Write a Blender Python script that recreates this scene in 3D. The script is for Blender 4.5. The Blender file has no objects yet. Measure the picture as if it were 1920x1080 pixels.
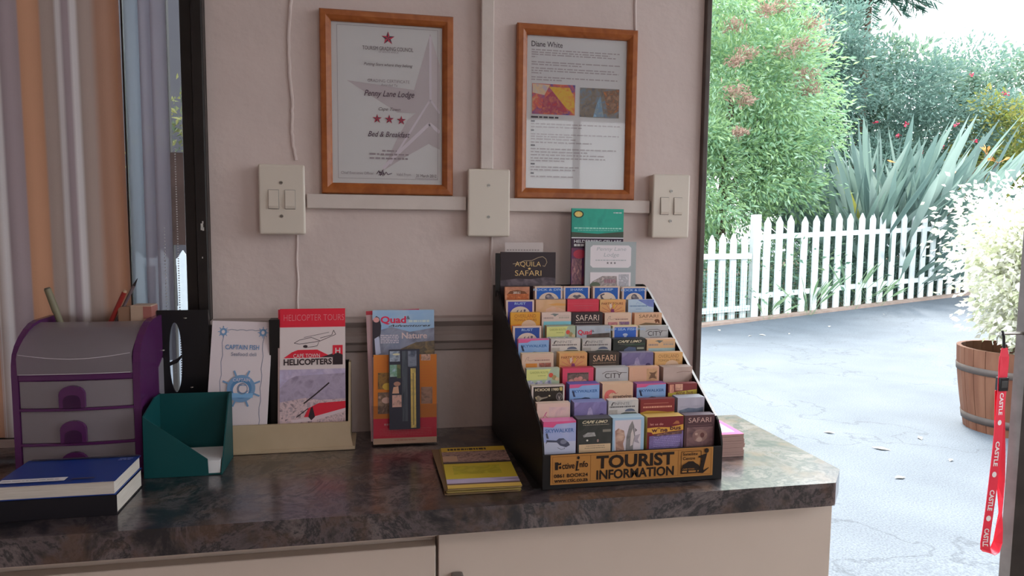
import bpy, math, random
import numpy as np
from mathutils import Vector, Matrix

S = bpy.context.scene
COL = S.collection

# ------------------------------------------------------------------ camera
CAM_LOC = Vector((-0.1644, -1.3711, 1.3025))
RIGHT = Vector((0.9816, -0.1909, 0.0099))
UP = Vector((0.0068, 0.0864, 0.9962))
FWD = Vector((0.1910, 0.9778, -0.0861))
cam_data = bpy.data.cameras.new('camera')
cam = bpy.data.objects.new('camera', cam_data)
COL.objects.link(cam)
rot = Matrix((RIGHT, UP, -FWD)).transposed().to_4x4()
cam.matrix_world = Matrix.Translation(CAM_LOC) @ rot
cam_data.sensor_width = 36.0
cam_data.lens = 1303.2 / 1920.0 * 36.0
cam_data.clip_start = 0.02
cam_data.clip_end = 300
S.camera = cam

# ------------------------------------------------------------------ view, sky, light
S.view_settings.view_transform = 'Standard'
S.view_settings.look = 'None'
S.view_settings.gamma = 1.0
S.view_settings.use_curve_mapping = False
S.view_settings.exposure = 0.1
S.cycles.use_denoising = True
S.cycles.max_bounces = 8
S.cycles.transparent_max_bounces = 16
S.cycles.sample_clamp_indirect = 6.0

world = bpy.data.worlds.new('sky')
S.world = world
world.use_nodes = True
wn = world.node_tree
bg = wn.nodes['Background']
geo = wn.nodes.new('ShaderNodeTexCoord')
sep = wn.nodes.new('ShaderNodeSeparateXYZ')
ramp = wn.nodes.new('ShaderNodeValToRGB')
wn.links.new(geo.outputs['Generated'], sep.inputs[0])
wn.links.new(sep.outputs['Z'], ramp.inputs[0])
wn.links.new(ramp.outputs[0], bg.inputs['Color'])
ramp.color_ramp.elements[0].position = 0.0
ramp.color_ramp.elements[0].color = (0.95, 0.98, 1.0, 1)
ramp.color_ramp.elements[1].position = 0.7
ramp.color_ramp.elements[1].color = (0.84, 0.93, 1.0, 1)
bg.inputs['Strength'].default_value = 4.6

sun_d = bpy.data.lights.new('sun', 'SUN')
sun_d.energy = 11
sun_d.angle = math.radians(16)
sun_d.color = (1.0, 0.96, 0.88)
sun = bpy.data.objects.new('sun', sun_d)
COL.objects.link(sun)
sun.location = (3, 8, 14)
sun.rotation_euler = Vector((-0.15, -0.50, -1.0)).to_track_quat('-Z', 'Y').to_euler()

lamp_d = bpy.data.lights.new('added_fill_light', 'AREA')  # unseen warm area light, added to fill the room from behind
lamp_d.shape = 'SQUARE'
lamp_d.size = 0.8
lamp_d.energy = 6
lamp_d.color = (1.0, 0.80, 0.70)
lamp = bpy.data.objects.new('added_fill_light', lamp_d)
COL.objects.link(lamp)
lamp.location = (0.1, -2.3, 2.52)

# ------------------------------------------------------------------ materials
def lin(c):
    c = c / 255.0
    return c / 12.92 if c <= 0.04045 else ((c + 0.055) / 1.055) ** 2.4

MATS = {}
def P(name, col, rough=0.6, spec=0.3, metal=0.0, coat=0.0):
    """plain principled material; col is linear"""
    m = bpy.data.materials.new(name)
    m.use_nodes = True
    b = m.node_tree.nodes['Principled BSDF']
    b.inputs['Base Color'].default_value = (*[min(max(c, 0.0), 0.92) for c in col], 1)
    b.inputs['Roughness'].default_value = rough
    b.inputs['Specular IOR Level'].default_value = spec
    b.inputs['Metallic'].default_value = metal
    b.inputs['Coat Weight'].default_value = coat
    return m

PRINT_K = 0.50
def keep_hue(c, k):
    q = [lin(v) / k for v in c]
    return [v * min(1.0, 0.82 / max(q)) for v in q]
def ink(c, k=None, rough=0.45, spec=0.35):
    """printed colour given as seen; k = how bright the light on it is"""
    k = k or PRINT_K
    key = (tuple(c), k, rough)
    if key not in MATS:
        MATS[key] = P('printing_ink', keep_hue(c, k), rough, spec)
    return MATS[key]

def noise_mat(name, cols, scale=10, rough=0.5, spec=0.3, detail=4, bump=0.0, stretch=(1, 1, 1), pos=None, coat=0.0, dist=0.0, bscale=None):
    m = P(name, cols[0], rough, spec, coat=coat)
    nt = m.node_tree
    b = nt.nodes['Principled BSDF']
    tc = nt.nodes.new('ShaderNodeTexCoord')
    mp = nt.nodes.new('ShaderNodeMapping')
    mp.inputs['Scale'].default_value = stretch
    nz = nt.nodes.new('ShaderNodeTexNoise')
    nz.inputs['Scale'].default_value = scale
    nz.inputs['Detail'].default_value = detail
    nz.inputs['Distortion'].default_value = dist
    cr = nt.nodes.new('ShaderNodeValToRGB')
    nt.links.new(tc.outputs['Object'], mp.inputs[0])
    nt.links.new(mp.outputs[0], nz.inputs['Vector'])
    nt.links.new(nz.outputs['Fac'], cr.inputs[0])
    nt.links.new(cr.outputs[0], b.inputs['Base Color'])
    e = cr.color_ramp.elements
    n = len(cols)
    pos = pos or [0.3 + 0.4 * i / max(1, n - 1) for i in range(n)]
    e[0].position = pos[0]; e[0].color = (*cols[0], 1)
    e[1].position = pos[-1]; e[1].color = (*cols[-1], 1)
    for i in range(1, n - 1):
        x = e.new(pos[i]); x.color = (*cols[i], 1)
    if bump:
        bp = nt.nodes.new('ShaderNodeBump')
        bp.inputs['Strength'].default_value = bump
        bp.inputs['Distance'].default_value = 0.01
        if bscale:
            n2 = nt.nodes.new('ShaderNodeTexNoise')
            n2.inputs['Scale'].default_value = bscale
            n2.inputs['Detail'].default_value = 5
            nt.links.new(tc.outputs['Object'], n2.inputs['Vector'])
            nt.links.new(n2.outputs['Fac'], bp.inputs['Height'])
        else:
            nt.links.new(nz.outputs['Fac'], bp.inputs['Height'])
        nt.links.new(bp.outputs[0], b.inputs['Normal'])
    return m

def photo(c1, c2, c3, scale=55, k=None, stretch=(1, 1, 1)):
    k = k or PRINT_K
    key = ('ph', c1, c2, c3, scale, k, stretch)
    if key not in MATS:
        MATS[key] = noise_mat('printed_photo', [keep_hue(c, k) for c in (c1, c2, c3)], scale, 0.4, 0.35, 3, stretch=stretch, dist=0.6)
    return MATS[key]

def clear_mat(name, tint=(1, 1, 1), gloss=1.0, rough=0.02):
    """thin clear pane: what lies behind shows, with a weak mirror on top"""
    m = bpy.data.materials.new(name)
    m.use_nodes = True
    nt = m.node_tree
    nt.nodes.clear()
    out = nt.nodes.new('ShaderNodeOutputMaterial')
    mix = nt.nodes.new('ShaderNodeMixShader')
    tr = nt.nodes.new('ShaderNodeBsdfTransparent')
    gl = nt.nodes.new('ShaderNodeBsdfGlossy')
    fr = nt.nodes.new('ShaderNodeFresnel')
    fr.inputs['IOR'].default_value = 1.45
    mul = nt.nodes.new('ShaderNodeMath'); mul.operation = 'MULTIPLY'
    mul.inputs[1].default_value = gloss
    tr.inputs['Color'].default_value = (*tint, 1)
    gl.inputs['Roughness'].default_value = rough
    nt.links.new(fr.outputs[0], mul.inputs[0])
    nt.links.new(mul.outputs[0], mix.inputs[0])
    nt.links.new(tr.outputs[0], mix.inputs[1])
    nt.links.new(gl.outputs[0], mix.inputs[2])
    nt.links.new(mix.outputs[0], out.inputs[0])
    return m

def veil_mat(name, col, see=0.4, rough=0.35, trans=0.5):
    """milky plastic or thin cloth: part see-through, part diffuse, part translucent"""
    m = bpy.data.materials.new(name)
    m.use_nodes = True
    nt = m.node_tree
    nt.nodes.clear()
    out = nt.nodes.new('ShaderNodeOutputMaterial')
    mix = nt.nodes.new('ShaderNodeMixShader')
    tr = nt.nodes.new('ShaderNodeBsdfTransparent')
    m2 = nt.nodes.new('ShaderNodeMixShader')
    pr = nt.nodes.new('ShaderNodeBsdfPrincipled')
    tl = nt.nodes.new('ShaderNodeBsdfTranslucent')
    pr.inputs['Base Color'].default_value = (*col, 1)
    pr.inputs['Roughness'].default_value = rough
    tl.inputs['Color'].default_value = (*col, 1)
    m2.inputs[0].default_value = trans
    nt.links.new(pr.outputs[0], m2.inputs[1])
    nt.links.new(tl.outputs[0], m2.inputs[2])
    mix.inputs[0].default_value = see
    nt.links.new(m2.outputs[0], mix.inputs[1])
    nt.links.new(tr.outputs[0], mix.inputs[2])
    nt.links.new(mix.outputs[0], out.inputs[0])
    return m

def leaf_mat(name, col, trans=0.35, rough=0.5):
    m = veil_mat(name, col, 0.0, rough, trans)
    return m

# ------------------------------------------------------------------ mesh builder
WL = {}          # world origin of every object
class M:
    def __init__(s):
        s.v = []; s.f = []; s.mi = []; s.sm = []; s.mats = []
    def m(s, mat):
        if mat not in s.mats: s.mats.append(mat)
        return s.mats.index(mat)
    def add(s, vs, fs, mat, smooth=False):
        o = len(s.v); i = s.m(mat)
        s.v += [tuple(v) for v in vs]
        for f in fs:
            s.f.append(tuple(o + k for k in f)); s.mi.append(i); s.sm.append(smooth)
    def box(s, x0, x1, y0, y1, z0, z1, mat):
        s.add([(x0, y0, z0), (x1, y0, z0), (x1, y1, z0), (x0, y1, z0), (x0, y0, z1), (x1, y0, z1), (x1, y1, z1), (x0, y1, z1)],
              [(0, 3, 2, 1), (4, 5, 6, 7), (0, 1, 5, 4), (1, 2, 6, 5), (2, 3, 7, 6), (3, 0, 4, 7)], mat)
    def prism(s, pts, d, mat, smooth=False):
        """closed outline pts (3-D), swept by vector d"""
        n = len(pts); d = Vector(d)
        a = [Vector(p) for p in pts]
        nrm = Vector((0, 0, 0))
        for i in range(n):
            nrm += a[i].cross(a[(i + 1) % n])
        if nrm.dot(d) > 0: a = a[::-1]
        vs = a + [p + d for p in a]
        fs = [tuple(range(n)), tuple(range(2 * n - 1, n - 1, -1))]
        s.add(vs, fs, mat)
        s.add(vs, [((i + 1) % n, i, n + i, n + (i + 1) % n) for i in range(n)], mat, smooth)
    def tube(s, pts, r, mat, n=8, cap=True, taper=None):
        pts = [Vector(p) for p in pts]
        rings = []
        for i, p in enumerate(pts):
            t = (pts[min(i + 1, len(pts) - 1)] - pts[max(i - 1, 0)]).normalized()
            a = t.orthogonal().normalized() if i == 0 else (rings[-1][1] - t * rings[-1][1].dot(t)).normalized()
            b = t.cross(a)
            rr = (taper[i] if taper else 1) * r
            rings.append(([p + (a * math.cos(2 * math.pi * k / n) + b * math.sin(2 * math.pi * k / n)) * rr for k in range(n)], a))
        vs = [v for rg, _ in rings for v in rg]
        fs = []
        for i in range(len(pts) - 1):
            for k in range(n):
                fs.append((i * n + k, i * n + (k + 1) % n, (i + 1) * n + (k + 1) % n, (i + 1) * n + k))
        s.add(vs, fs, mat, True)
        if cap:
            s.add(rings[0][0], [tuple(range(n - 1, -1, -1))], mat)
            s.add(rings[-1][0], [tuple(range(n))], mat)
    def lathe(s, prof, c, mat, n=32, smooth=True):
        vs = []; fs = []
        for r, z in prof:
            for k in range(n):
                a = 2 * math.pi * k / n
                vs.append((c[0] + r * math.cos(a), c[1] + r * math.sin(a), c[2] + z))
        for i in range(len(prof) - 1):
            for k in range(n):
                fs.append((i * n + k, i * n + (k + 1) % n, (i + 1) * n + (k + 1) % n, (i + 1) * n + k))
        s.add(vs, fs, mat, smooth)
    def build(s, name, parent=None, loc=None, bevel=0.0, seg=2):
        off = Vector(WL[parent.name]) if parent else Vector(loc or (0, 0, 0))
        me = bpy.data.meshes.new(name)
        if s.v:
            V = np.array([tuple(v) for v in s.v], dtype=float) - np.array(off)
            me.from_pydata(V.tolist(), [], s.f)
            me.polygons.foreach_set('material_index', s.mi)
            me.polygons.foreach_set('use_smooth', s.sm)
        for m in s.mats: me.materials.append(m)
        me.update()
        o = bpy.data.objects.new(name, me)
        COL.objects.link(o)
        if parent: o.parent = parent
        else: o.location = off
        WL[o.name] = tuple(off)
        if bevel:
            b = o.modifiers.new('bevel', 'BEVEL')
            b.width = bevel; b.segments = seg; b.limit_method = 'ANGLE'; b.angle_limit = math.radians(40)
            b.harden_normals = False
        return o

def tag(o, label, cat, group=None, kind=None):
    o['label'] = label; o['category'] = cat
    if group: o['group'] = group
    if kind: o['kind'] = kind
    return o
def thing(name, label, cat, loc, group=None):
    o = bpy.data.objects.new(name, None)
    o.empty_display_size = 0.05
    COL.objects.link(o); o.location = loc
    WL[o.name] = tuple(loc)
    return tag(o, label, cat, group)
def struct(o):
    o['kind'] = 'structure'; return o

class Fr:
    """a flat frame: origin, across, up; normal towards the viewer"""
    def __init__(s, O, U=(1, 0, 0), V=(0, 0, 1)):
        s.O = Vector(O); s.U = Vector(U).normalized(); s.V = Vector(V)
        s.V = (s.V - s.U * s.V.dot(s.U)).normalized(); s.N = s.U.cross(s.V)
    def p(s, u, v, n=0): return s.O + s.U * u + s.V * v + s.N * n
    def box(s, mb, u0, u1, v0, v1, n0, n1, mat):
        q = [s.p(u0, v0, n0), s.p(u1, v0, n0), s.p(u1, v1, n0), s.p(u0, v1, n0), s.p(u0, v0, n1), s.p(u1, v0, n1), s.p(u1, v1, n1), s.p(u0, v1, n1)]
        mb.add(q, [(0, 3, 2, 1), (4, 5, 6, 7), (0, 1, 5, 4), (1, 2, 6, 5), (2, 3, 7, 6), (3, 0, 4, 7)], mat)

TXT = {}
def glyphs(t, bold=0.0, shear=0.0):
    key = (t, bold, shear)
    if key in TXT: return TXT[key]
    cu = bpy.data.curves.new('lettering', 'FONT')
    cu.body = t; cu.offset = bold; cu.shear = shear; cu.resolution_u = 3
    cu.fill_mode = 'FRONT'
    ob = bpy.data.objects.new('lettering', cu)
    COL.objects.link(ob)
    dg = bpy.context.evaluated_depsgraph_get()
    me = bpy.data.meshes.new_from_object(ob.evaluated_get(dg))
    vs = [(v.co.x, v.co.y) for v in me.vertices]
    fs = []
    for p in me.polygons:
        f = list(p.vertices)
        a = sum(vs[f[i]][0] * vs[f[(i + 1) % len(f)]][1] - vs[f[(i + 1) % len(f)]][0] * vs[f[i]][1] for i in range(len(f)))
        fs.append(tuple(f if a > 0 else f[::-1]))
    bpy.data.objects.remove(ob); bpy.data.curves.remove(cu); bpy.data.meshes.remove(me)
    xs = [v[0] for v in vs]; ys = [v[1] for v in vs]
    TXT[key] = ([((x - min(xs)) / (max(xs) - min(xs) + 1e-9), (y - min(ys)) / (max(ys) - min(ys) + 1e-9)) for x, y in vs], fs)
    return TXT[key]

class Art:
    """printing on a frame; u 0..1 from the left, v 0..1 from the top"""
    def __init__(s, mb, fr, W, H, n0=0.0002, step=0.00006):
        s.mb = mb; s.fr = fr; s.W = W; s.H = H; s.n = n0; s.step = step
    def q(s, u, v): return s.fr.p(u * s.W, (1 - v) * s.H, s.n)
    def poly(s, pts, mat):
        a = sum(pts[i][0] * pts[(i + 1) % len(pts)][1] - pts[(i + 1) % len(pts)][0] * pts[i][1] for i in range(len(pts)))
        if a > 0: pts = pts[::-1]
        s.mb.add([s.q(*p) for p in pts], [tuple(range(len(pts)))], mat); s.n += s.step
    def rect(s, u0, v0, u1, v1, mat): s.poly([(u0, v0), (u1, v0), (u1, v1), (u0, v1)], mat)
    def ell(s, cu, cv, ru, rv, mat, n=20, a0=0, a1=360):
        s.poly([(cu + ru * math.cos(math.radians(a0 + (a1 - a0) * i / n)), cv + rv * math.sin(math.radians(a0 + (a1 - a0) * i / n))) for i in range(n if a1 - a0 == 360 else n + 1)], mat)
    def star(s, cu, cv, r, m1, m2=None):
        rv = r * s.W / s.H
        pt = [(cu + (r if i % 2 == 0 else r * .4) * math.sin(math.pi * i / 5), cv - (rv if i % 2 == 0 else rv * .4) * math.cos(math.pi * i / 5)) for i in range(10)]
        n = s.n
        for i in range(10):
            s.n = n
            s.poly([(cu, cv), pt[i], pt[(i + 1) % 10]], (m2 or m1) if i % 2 else m1)
    def line(s, pts, w, mat):
        """thin stroke, w in fractions of the width"""
        n = s.n
        for (a, b), (c, d) in zip(pts[:-1], pts[1:]):
            dx = (c - a) * s.W; dy = (d - b) * s.H
            l = math.hypot(dx, dy) or 1e-9
            ox = -dy / l * w / 2; oy = dx / l * w * s.W / 2 / s.H
            s.n = n
            s.poly([(a + ox, b + oy), (c + ox, d + oy), (c - ox, d - oy), (a - ox, b - oy)], mat)
        s.n = n + s.step
    def frame(s, u0, v0, u1, v1, w, mat):
        s.line([(u0, v0), (u1, v0), (u1, v1), (u0, v1), (u0, v0)], w, mat)
    def text(s, t, u0, v0, u1, v1, mat, bold=0.0, shear=0.0, flip=False, turn=0):
        vs, fs = glyphs(t, bold, shear)
        if flip: P2 = [(u1 + (u0 - u1) * x, v0 + (v1 - v0) * y) for x, y in vs]
        elif turn: P2 = [(u1 - (u1 - u0) * (1 - y), v0 + (v1 - v0) * x) for x, y in vs]
        else: P2 = [(u0 + (u1 - u0) * x, v1 + (v0 - v1) * y) for x, y in vs]
        s.mb.add([s.q(*p) for p in P2], fs, mat); s.n += s.step
    def words(s, u0, u1, v, h, mat, rnd, fill=1.0):
        """a line of print too small to read: word-long dashes"""
        u = u0; end = u0 + (u1 - u0) * fill; n = s.n
        while u < end:
            w = min(rnd.uniform(.018, .07), end - u)
            s.n = n
            s.rect(u, v - h / 2, u + w, v + h / 2, mat)
            u += w + .011
        s.n = n + s.step

def alb(r, g, b, k=0.5): return [min(0.9, lin(v) / k) for v in (r, g, b)]

# ------------------------------------------------------------------ shared materials
m_wall = noise_mat('painted_plaster', [(0.62, 0.515, 0.49), (0.68, 0.57, 0.54), (0.72, 0.605, 0.575)], 3.0, 0.6, 0.25, 6, 0.25, bscale=22)
m_ceil = P('ceiling_white', (0.75, 0.72, 0.68), 0.8)
m_floor = noise_mat('floor_tile', [(0.3, 0.26, 0.23), (0.38, 0.33, 0.29)], 6, 0.4, 0.4)
m_white_plastic = P('ivory_plastic', (0.70, 0.63, 0.55), 0.35, 0.45)
m_trunk = noise_mat('painted_trunking', [(0.64, 0.56, 0.52), (0.69, 0.61, 0.57)], 30, 0.45, 0.35, bump=0.05)
m_groove = P('groove_grey', (0.32, 0.29, 0.27), 0.6)
m_screw = P('screw_metal', (0.35, 0.33, 0.30), 0.35, 0.5, 0.9)
m_black_wood = noise_mat('black_painted_wood', [(0.012, 0.010, 0.010), (0.022, 0.018, 0.017)], 25, 0.35, 0.4, bump=0.15)
m_black = P('black_card', (0.014, 0.012, 0.012), 0.5, 0.3)
m_black_gloss = P('black_plastic', (0.012, 0.012, 0.014), 0.3, 0.4)
m_brown_frame = noise_mat('brown_door_paint', [(0.075, 0.055, 0.05), (0.11, 0.085, 0.075)], 30, 0.45, 0.35)
m_pine = noise_mat('varnished_pine', [(0.29, 0.075, 0.014), (0.36, 0.10, 0.021), (0.42, 0.13, 0.030)], 7, 0.35, 0.45, 6, stretch=(6, 6, 6), dist=0.8)
m_paper = P('white_paper', (0.78, 0.78, 0.80), 0.7, 0.2)
m_pane = clear_mat('picture_glass', gloss=0.5)
m_cab = noise_mat('melamine_cream', [(0.66, 0.555, 0.48), (0.70, 0.59, 0.515)], 5, 0.45, 0.35)

m_counter = noise_mat('granite_laminate', [(0.003, 0.004, 0.007), (0.006, 0.008, 0.014), (0.050, 0.038, 0.041), (0.11, 0.087, 0.094), (0.009, 0.010, 0.016), (0.17, 0.137, 0.14), (0.015, 0.015, 0.020), (0.42, 0.39, 0.39)], 11, 0.34, 0.5, 12,
                      pos=[0.28, 0.40, 0.455, 0.50, 0.535, 0.60, 0.645, 0.80], dist=0.4, coat=0.8)
nt = m_counter.node_tree
bs = nt.nodes['Principled BSDF']
bs.inputs['Coat Roughness'].default_value = 0.17
bs.inputs['Coat IOR'].default_value = 1.75
for nd in nt.nodes:
    if nd.type == 'TEX_NOISE': nd.inputs['Roughness'].default_value = 0.7
    if nd.type == 'TEX_COORD': tc = nd
src = bs.inputs['Base Color'].links[0].from_socket
n2 = nt.nodes.new('ShaderNodeTexNoise'); n2.inputs['Scale'].default_value = 15; n2.inputs['Detail'].default_value = 7; n2.inputs['Roughness'].default_value = 0.6
r2 = nt.nodes.new('ShaderNodeValToRGB'); r2.color_ramp.elements[0].position = 0.50; r2.color_ramp.elements[0].color = (0, 0, 0, 1); r2.color_ramp.elements[1].position = 0.62; r2.color_ramp.elements[1].color = (0.6, 0.6, 0.6, 1)
m2 = nt.nodes.new('ShaderNodeMixRGB'); m2.inputs[2].default_value = (0.115, 0.06, 0.036, 1)
nt.links.new(tc.outputs['Object'], n2.inputs['Vector']); nt.links.new(n2.outputs['Fac'], r2.inputs[0]); nt.links.new(r2.outputs[0], m2.inputs[0])
nt.links.new(src, m2.inputs[1]); nt.links.new(m2.outputs[0], bs.inputs['Base Color'])

# ------------------------------------------------------------------ the room
XW, XE, YS, ZC = -1.75, 2.05, -4.0, 2.6
T = 0.2
b = M()
b.box(-0.465, 0.501, 0, T, 0, ZC, m_wall)
b.box(XW, -0.465, 0, T, 0, 0.915, m_wall)
b.box(XW, -0.465, 0, T, 2.25, ZC, m_wall)
b.box(0.501, 2.0, 0, T, 2.25, ZC, m_wall)
b.box(2.0, XE, 0, T, 0, ZC, m_wall)
struct(b.build('wall_back'))
b = M(); b.box(XW - T, XW, YS, T, 0, ZC, m_wall); struct(b.build('wall_left'))
b = M()
b.box(XE, XE + T, -0.15, T, 0, ZC, m_wall)
b.box(XE, XE + T, YS, -2.2, 0, ZC, m_wall)
b.box(XE, XE + T, -2.2, -0.15, 0, 0.95, m_wall)
b.box(XE, XE + T, -2.2, -0.15, 2.45, ZC, m_wall)
struct(b.build('wall_right'))
b = M()
b.box(XW, 0.9, YS - T, YS, 0, ZC, m_wall); b.box(1.9, XE, YS - T, YS, 0, ZC, m_wall)
b.box(0.9, 1.9, YS - T, YS, 0, 0.9, m_wall); b.box(0.9, 1.9, YS - T, YS, 2.2, ZC, m_wall)
struct(b.build('wall_front'))
b = M(); b.box(XW - T, XE + T, YS - T, T, ZC, ZC + 0.1, m_ceil); struct(b.build('ceiling'))
b = M(); b.box(XW - T, XE + T, YS - T, T, -0.02, 0.006, m_floor); struct(b.build('floor'))

# housing for the unseen fill lamp added behind the camera
cl = thing('added_fill_lamp', 'square white fill lamp added on the unseen ceiling behind the viewer', 'lamp', (0.1, -2.3, 2.6))
b = M(); b.box(-0.36, 0.56, -2.76, -1.84, 2.56, 2.6, m_ceil); b.build('fill_lamp_housing', cl, bevel=0.01)

# dado moulding on the wall behind the leaflets
m_dado = P('dado_paint', (0.40, 0.335, 0.315), 0.5)
b = M()
prof = [(0, 1.128), (-0.022, 1.126), (-0.026, 1.120), (-0.012, 1.108), (-0.010, 1.098), (-0.017, 1.092), (-0.017, 1.080), (-0.010, 1.074), (-0.008, 1.062), (0, 1.058)]
b.prism([(-0.465, y, z) for y, z in prof], (0.70, 0, 0), m_dado)
struct(b.build('trim_1'))
# painted-over cables on the plaster
b = M()
rnd = random.Random(4)
cx = [(-0.314, 1.95), (-0.3159, 1.7153), (-0.3222, 1.6195), (-0.3163, 1.5231), (-0.318, 1.47), (-0.3112, 1.418)]
pts = []
for (x0, z0), (x1, z1) in zip(cx[:-1], cx[1:]):
    for i in range(8):
        t = i / 8
        pts.append((x0 + (x1 - x0) * t + rnd.uniform(-.0012, .0012), -0.0005, z0 + (z1 - z0) * t))
b.tube(pts, 0.0035, m_wall, 8)
struct(b.build('trim_2'))
b = M(); b.tube([(0.060 + .001 * math.sin(z * 90), -0.0005, z) for z in np.linspace(1.285, 1.12, 16)], 0.003, m_wall, 8); struct(b.build('trim_3'))
b = M(); b.tube([(0.351 + .0012 * math.sin(z * 60), 0.0, z) for z in np.linspace(1.37, 2.3, 40)], 0.0032, m_wall, 8); struct(b.build('trim_4'))
b = M(); b.tube([(-0.312 + .001 * math.sin(z * 80), -0.0002, z) for z in np.linspace(1.285, 1.13, 12)], 0.0025, m_wall, 8); struct(b.build('trim_7'))
# brown stile at the end of the wall
b = M(); b.box(0.501, 0.5128, -0.012, T, 0, 2.25, m_brown_frame); struct(b.build('trim_5', bevel=0.002))

# left window
win = M()
win.box(-0.5075, -0.486, -0.006, 0.05, 0.915, 2.25, m_black_wood)
win.box(-0.486, -0.4655, -0.018, 0.06, 0.915, 2.25, m_black_wood)
win.box(XW, -0.5075, 0.0, 0.05, 0.915, 0.955, m_black_wood)
win.box(XW, -0.5075, 0.0, 0.05, 2.21, 2.25, m_black_wood)
w1 = struct(win.build('window_1', loc=(-0.8, 0.03, 0.92), bevel=0.003))
g = M(); g.box(XW, -0.5075, 0.018, 0.022, 0.955, 2.21, clear_mat('window_glass', (0.72, 0.73, 0.75), 1.0)); g.build('window_pane', w1)
g = M(); g.box(-0.6035, -0.6005, -0.004, 0.018, 0.955, 2.21, m_black_wood); g.build('glazing_bar', w1)
g = M()
pk = P('paint_chip', (0.6, 0.58, 0.55), 0.7)
for u, v, s in ((-0.4755, 1.301, .004), (-0.4735, 1.295, .003), (-0.4765, 1.2955, .0025), (-0.474, 1.307, .0022), (-0.476, 1.243, .0015)):
    g.box(u - s / 2, u + s / 2, -0.0186, -0.0179, v - s, v + s, pk)
g.build('paint_chips', w1)
# unseen window added behind the camera for fill, then the side window
for nm, args in (('fill_window', (0.9, 1.9, YS - 0.06, YS - 0.02, 0.9, 2.2)),):
    x0, x1, y0, y1, z0, z1 = args
    g = M()
    for a, c in ((x0, x0 + .05), ((x0 + x1) / 2 - .025, (x0 + x1) / 2 + .025), (x1 - .05, x1)): g.box(a, c, y0, y1, z0, z1, m_black_wood)
    g.box(x0, x1, y0, y1, z0, z0 + .05, m_black_wood); g.box(x0, x1, y0, y1, z1 - .05, z1, m_black_wood)
    struct(g.build(nm))
g = M()
for a in (-2.2, -1.2, -0.2): g.box(XE + .08, XE + .12, a, a + .05, 0.95, 2.45, m_black_wood)
g.box(XE + .08, XE + .12, -2.2, -.15, 0.95, 1.0, m_black_wood); g.box(XE + .08, XE + .12, -2.2, -.15, 2.4, 2.45, m_black_wood)
struct(g.build('window_3'))

# right door leaf, with the bolt the lanyard hangs from
b = M()
m_leaf = noise_mat('door_backlit_tone', [(0.030, 0.024, 0.022), (0.045, 0.036, 0.033)], 20, 0.5, 0.3)  # inner face: its backlit shade is put into this darker colour
m_leaf_edge = noise_mat('door_edge_lit_tone', [(0.11, 0.095, 0.09), (0.15, 0.13, 0.125)], 25, 0.5, 0.3)  # lighter copy for the edge: daylight on it put into the colour
b.box(1.3385, 1.999, -0.0132, 0.0166, 0.01, 2.25, m_leaf)
d1 = struct(b.build('door_1', loc=(1.8, 0, 0.01)))
b = M(); b.box(1.338, 1.3385, -0.0132, 0.0166, 0.01, 2.25, m_leaf_edge); b.build('door_edge', d1)
b = M(); b.tube([(1.338, 0.0, 1.066), (1.276, 0.0, 1.066)], 0.004, m_screw, 10); b.build('bolt', d1)

# ------------------------------------------------------------------ counter and cabinets
b = M()
ct = [(XW, -0.406), (0.557, -0.406), (0.605, -0.351), (0.605, -0.001), (XW, -0.001)]
b.prism([(x, y, 0.862) for x, y in ct], (0, 0, 0.038), m_counter)
tag(b.build('countertop', loc=(-0.4, -0.2, 0.862), bevel=0.007, seg=3), 'dark granite-look laminate worktop with a clipped corner by the doorway', 'countertop')

def cabinet(x0, x1, label, ztop, rail, handle):
    c = thing('cabinet', label, 'cabinet', ((x0 + x1) / 2, -0.2, 0.006))
    b = M()
    b.box(x0, x1, -0.352, -0.004, 0.08, 0.8615, m_cab)
    b.box(x0 + .01, x1 - .01, -0.32, -0.004, 0.006, 0.08, m_black)
    b.build('carcass', c)
    if rail:
        b = M(); b.box(x0, x1, -0.374, -0.352, 0.846, 0.8615, m_cab); b.build('top_rail', c, bevel=0.001)
    b = M(); b.box(x0 + .0015, x1 - .0015, -0.3745, -0.353, 0.085, ztop, m_cab)
    d = b.build('door', c, bevel=0.0015)
    if handle:
        b = M(); b.box(handle, handle + .018, -0.392, -0.3746, 0.70, 0.79, P('handle_grey', (0.22, 0.2, 0.19), 0.4, 0.5, 0.5)); b.build('handle', d, bevel=0.003)
    return c
cabinet(XW + .005, -0.0795, 'cream cabinet under the worktop with a gap above its door', 0.832, True, None)
cabinet(-0.0785, 0.578, 'cream cabinet at the doorway end of the worktop, its door reaching the top', 0.855, False, -0.0588)

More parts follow.
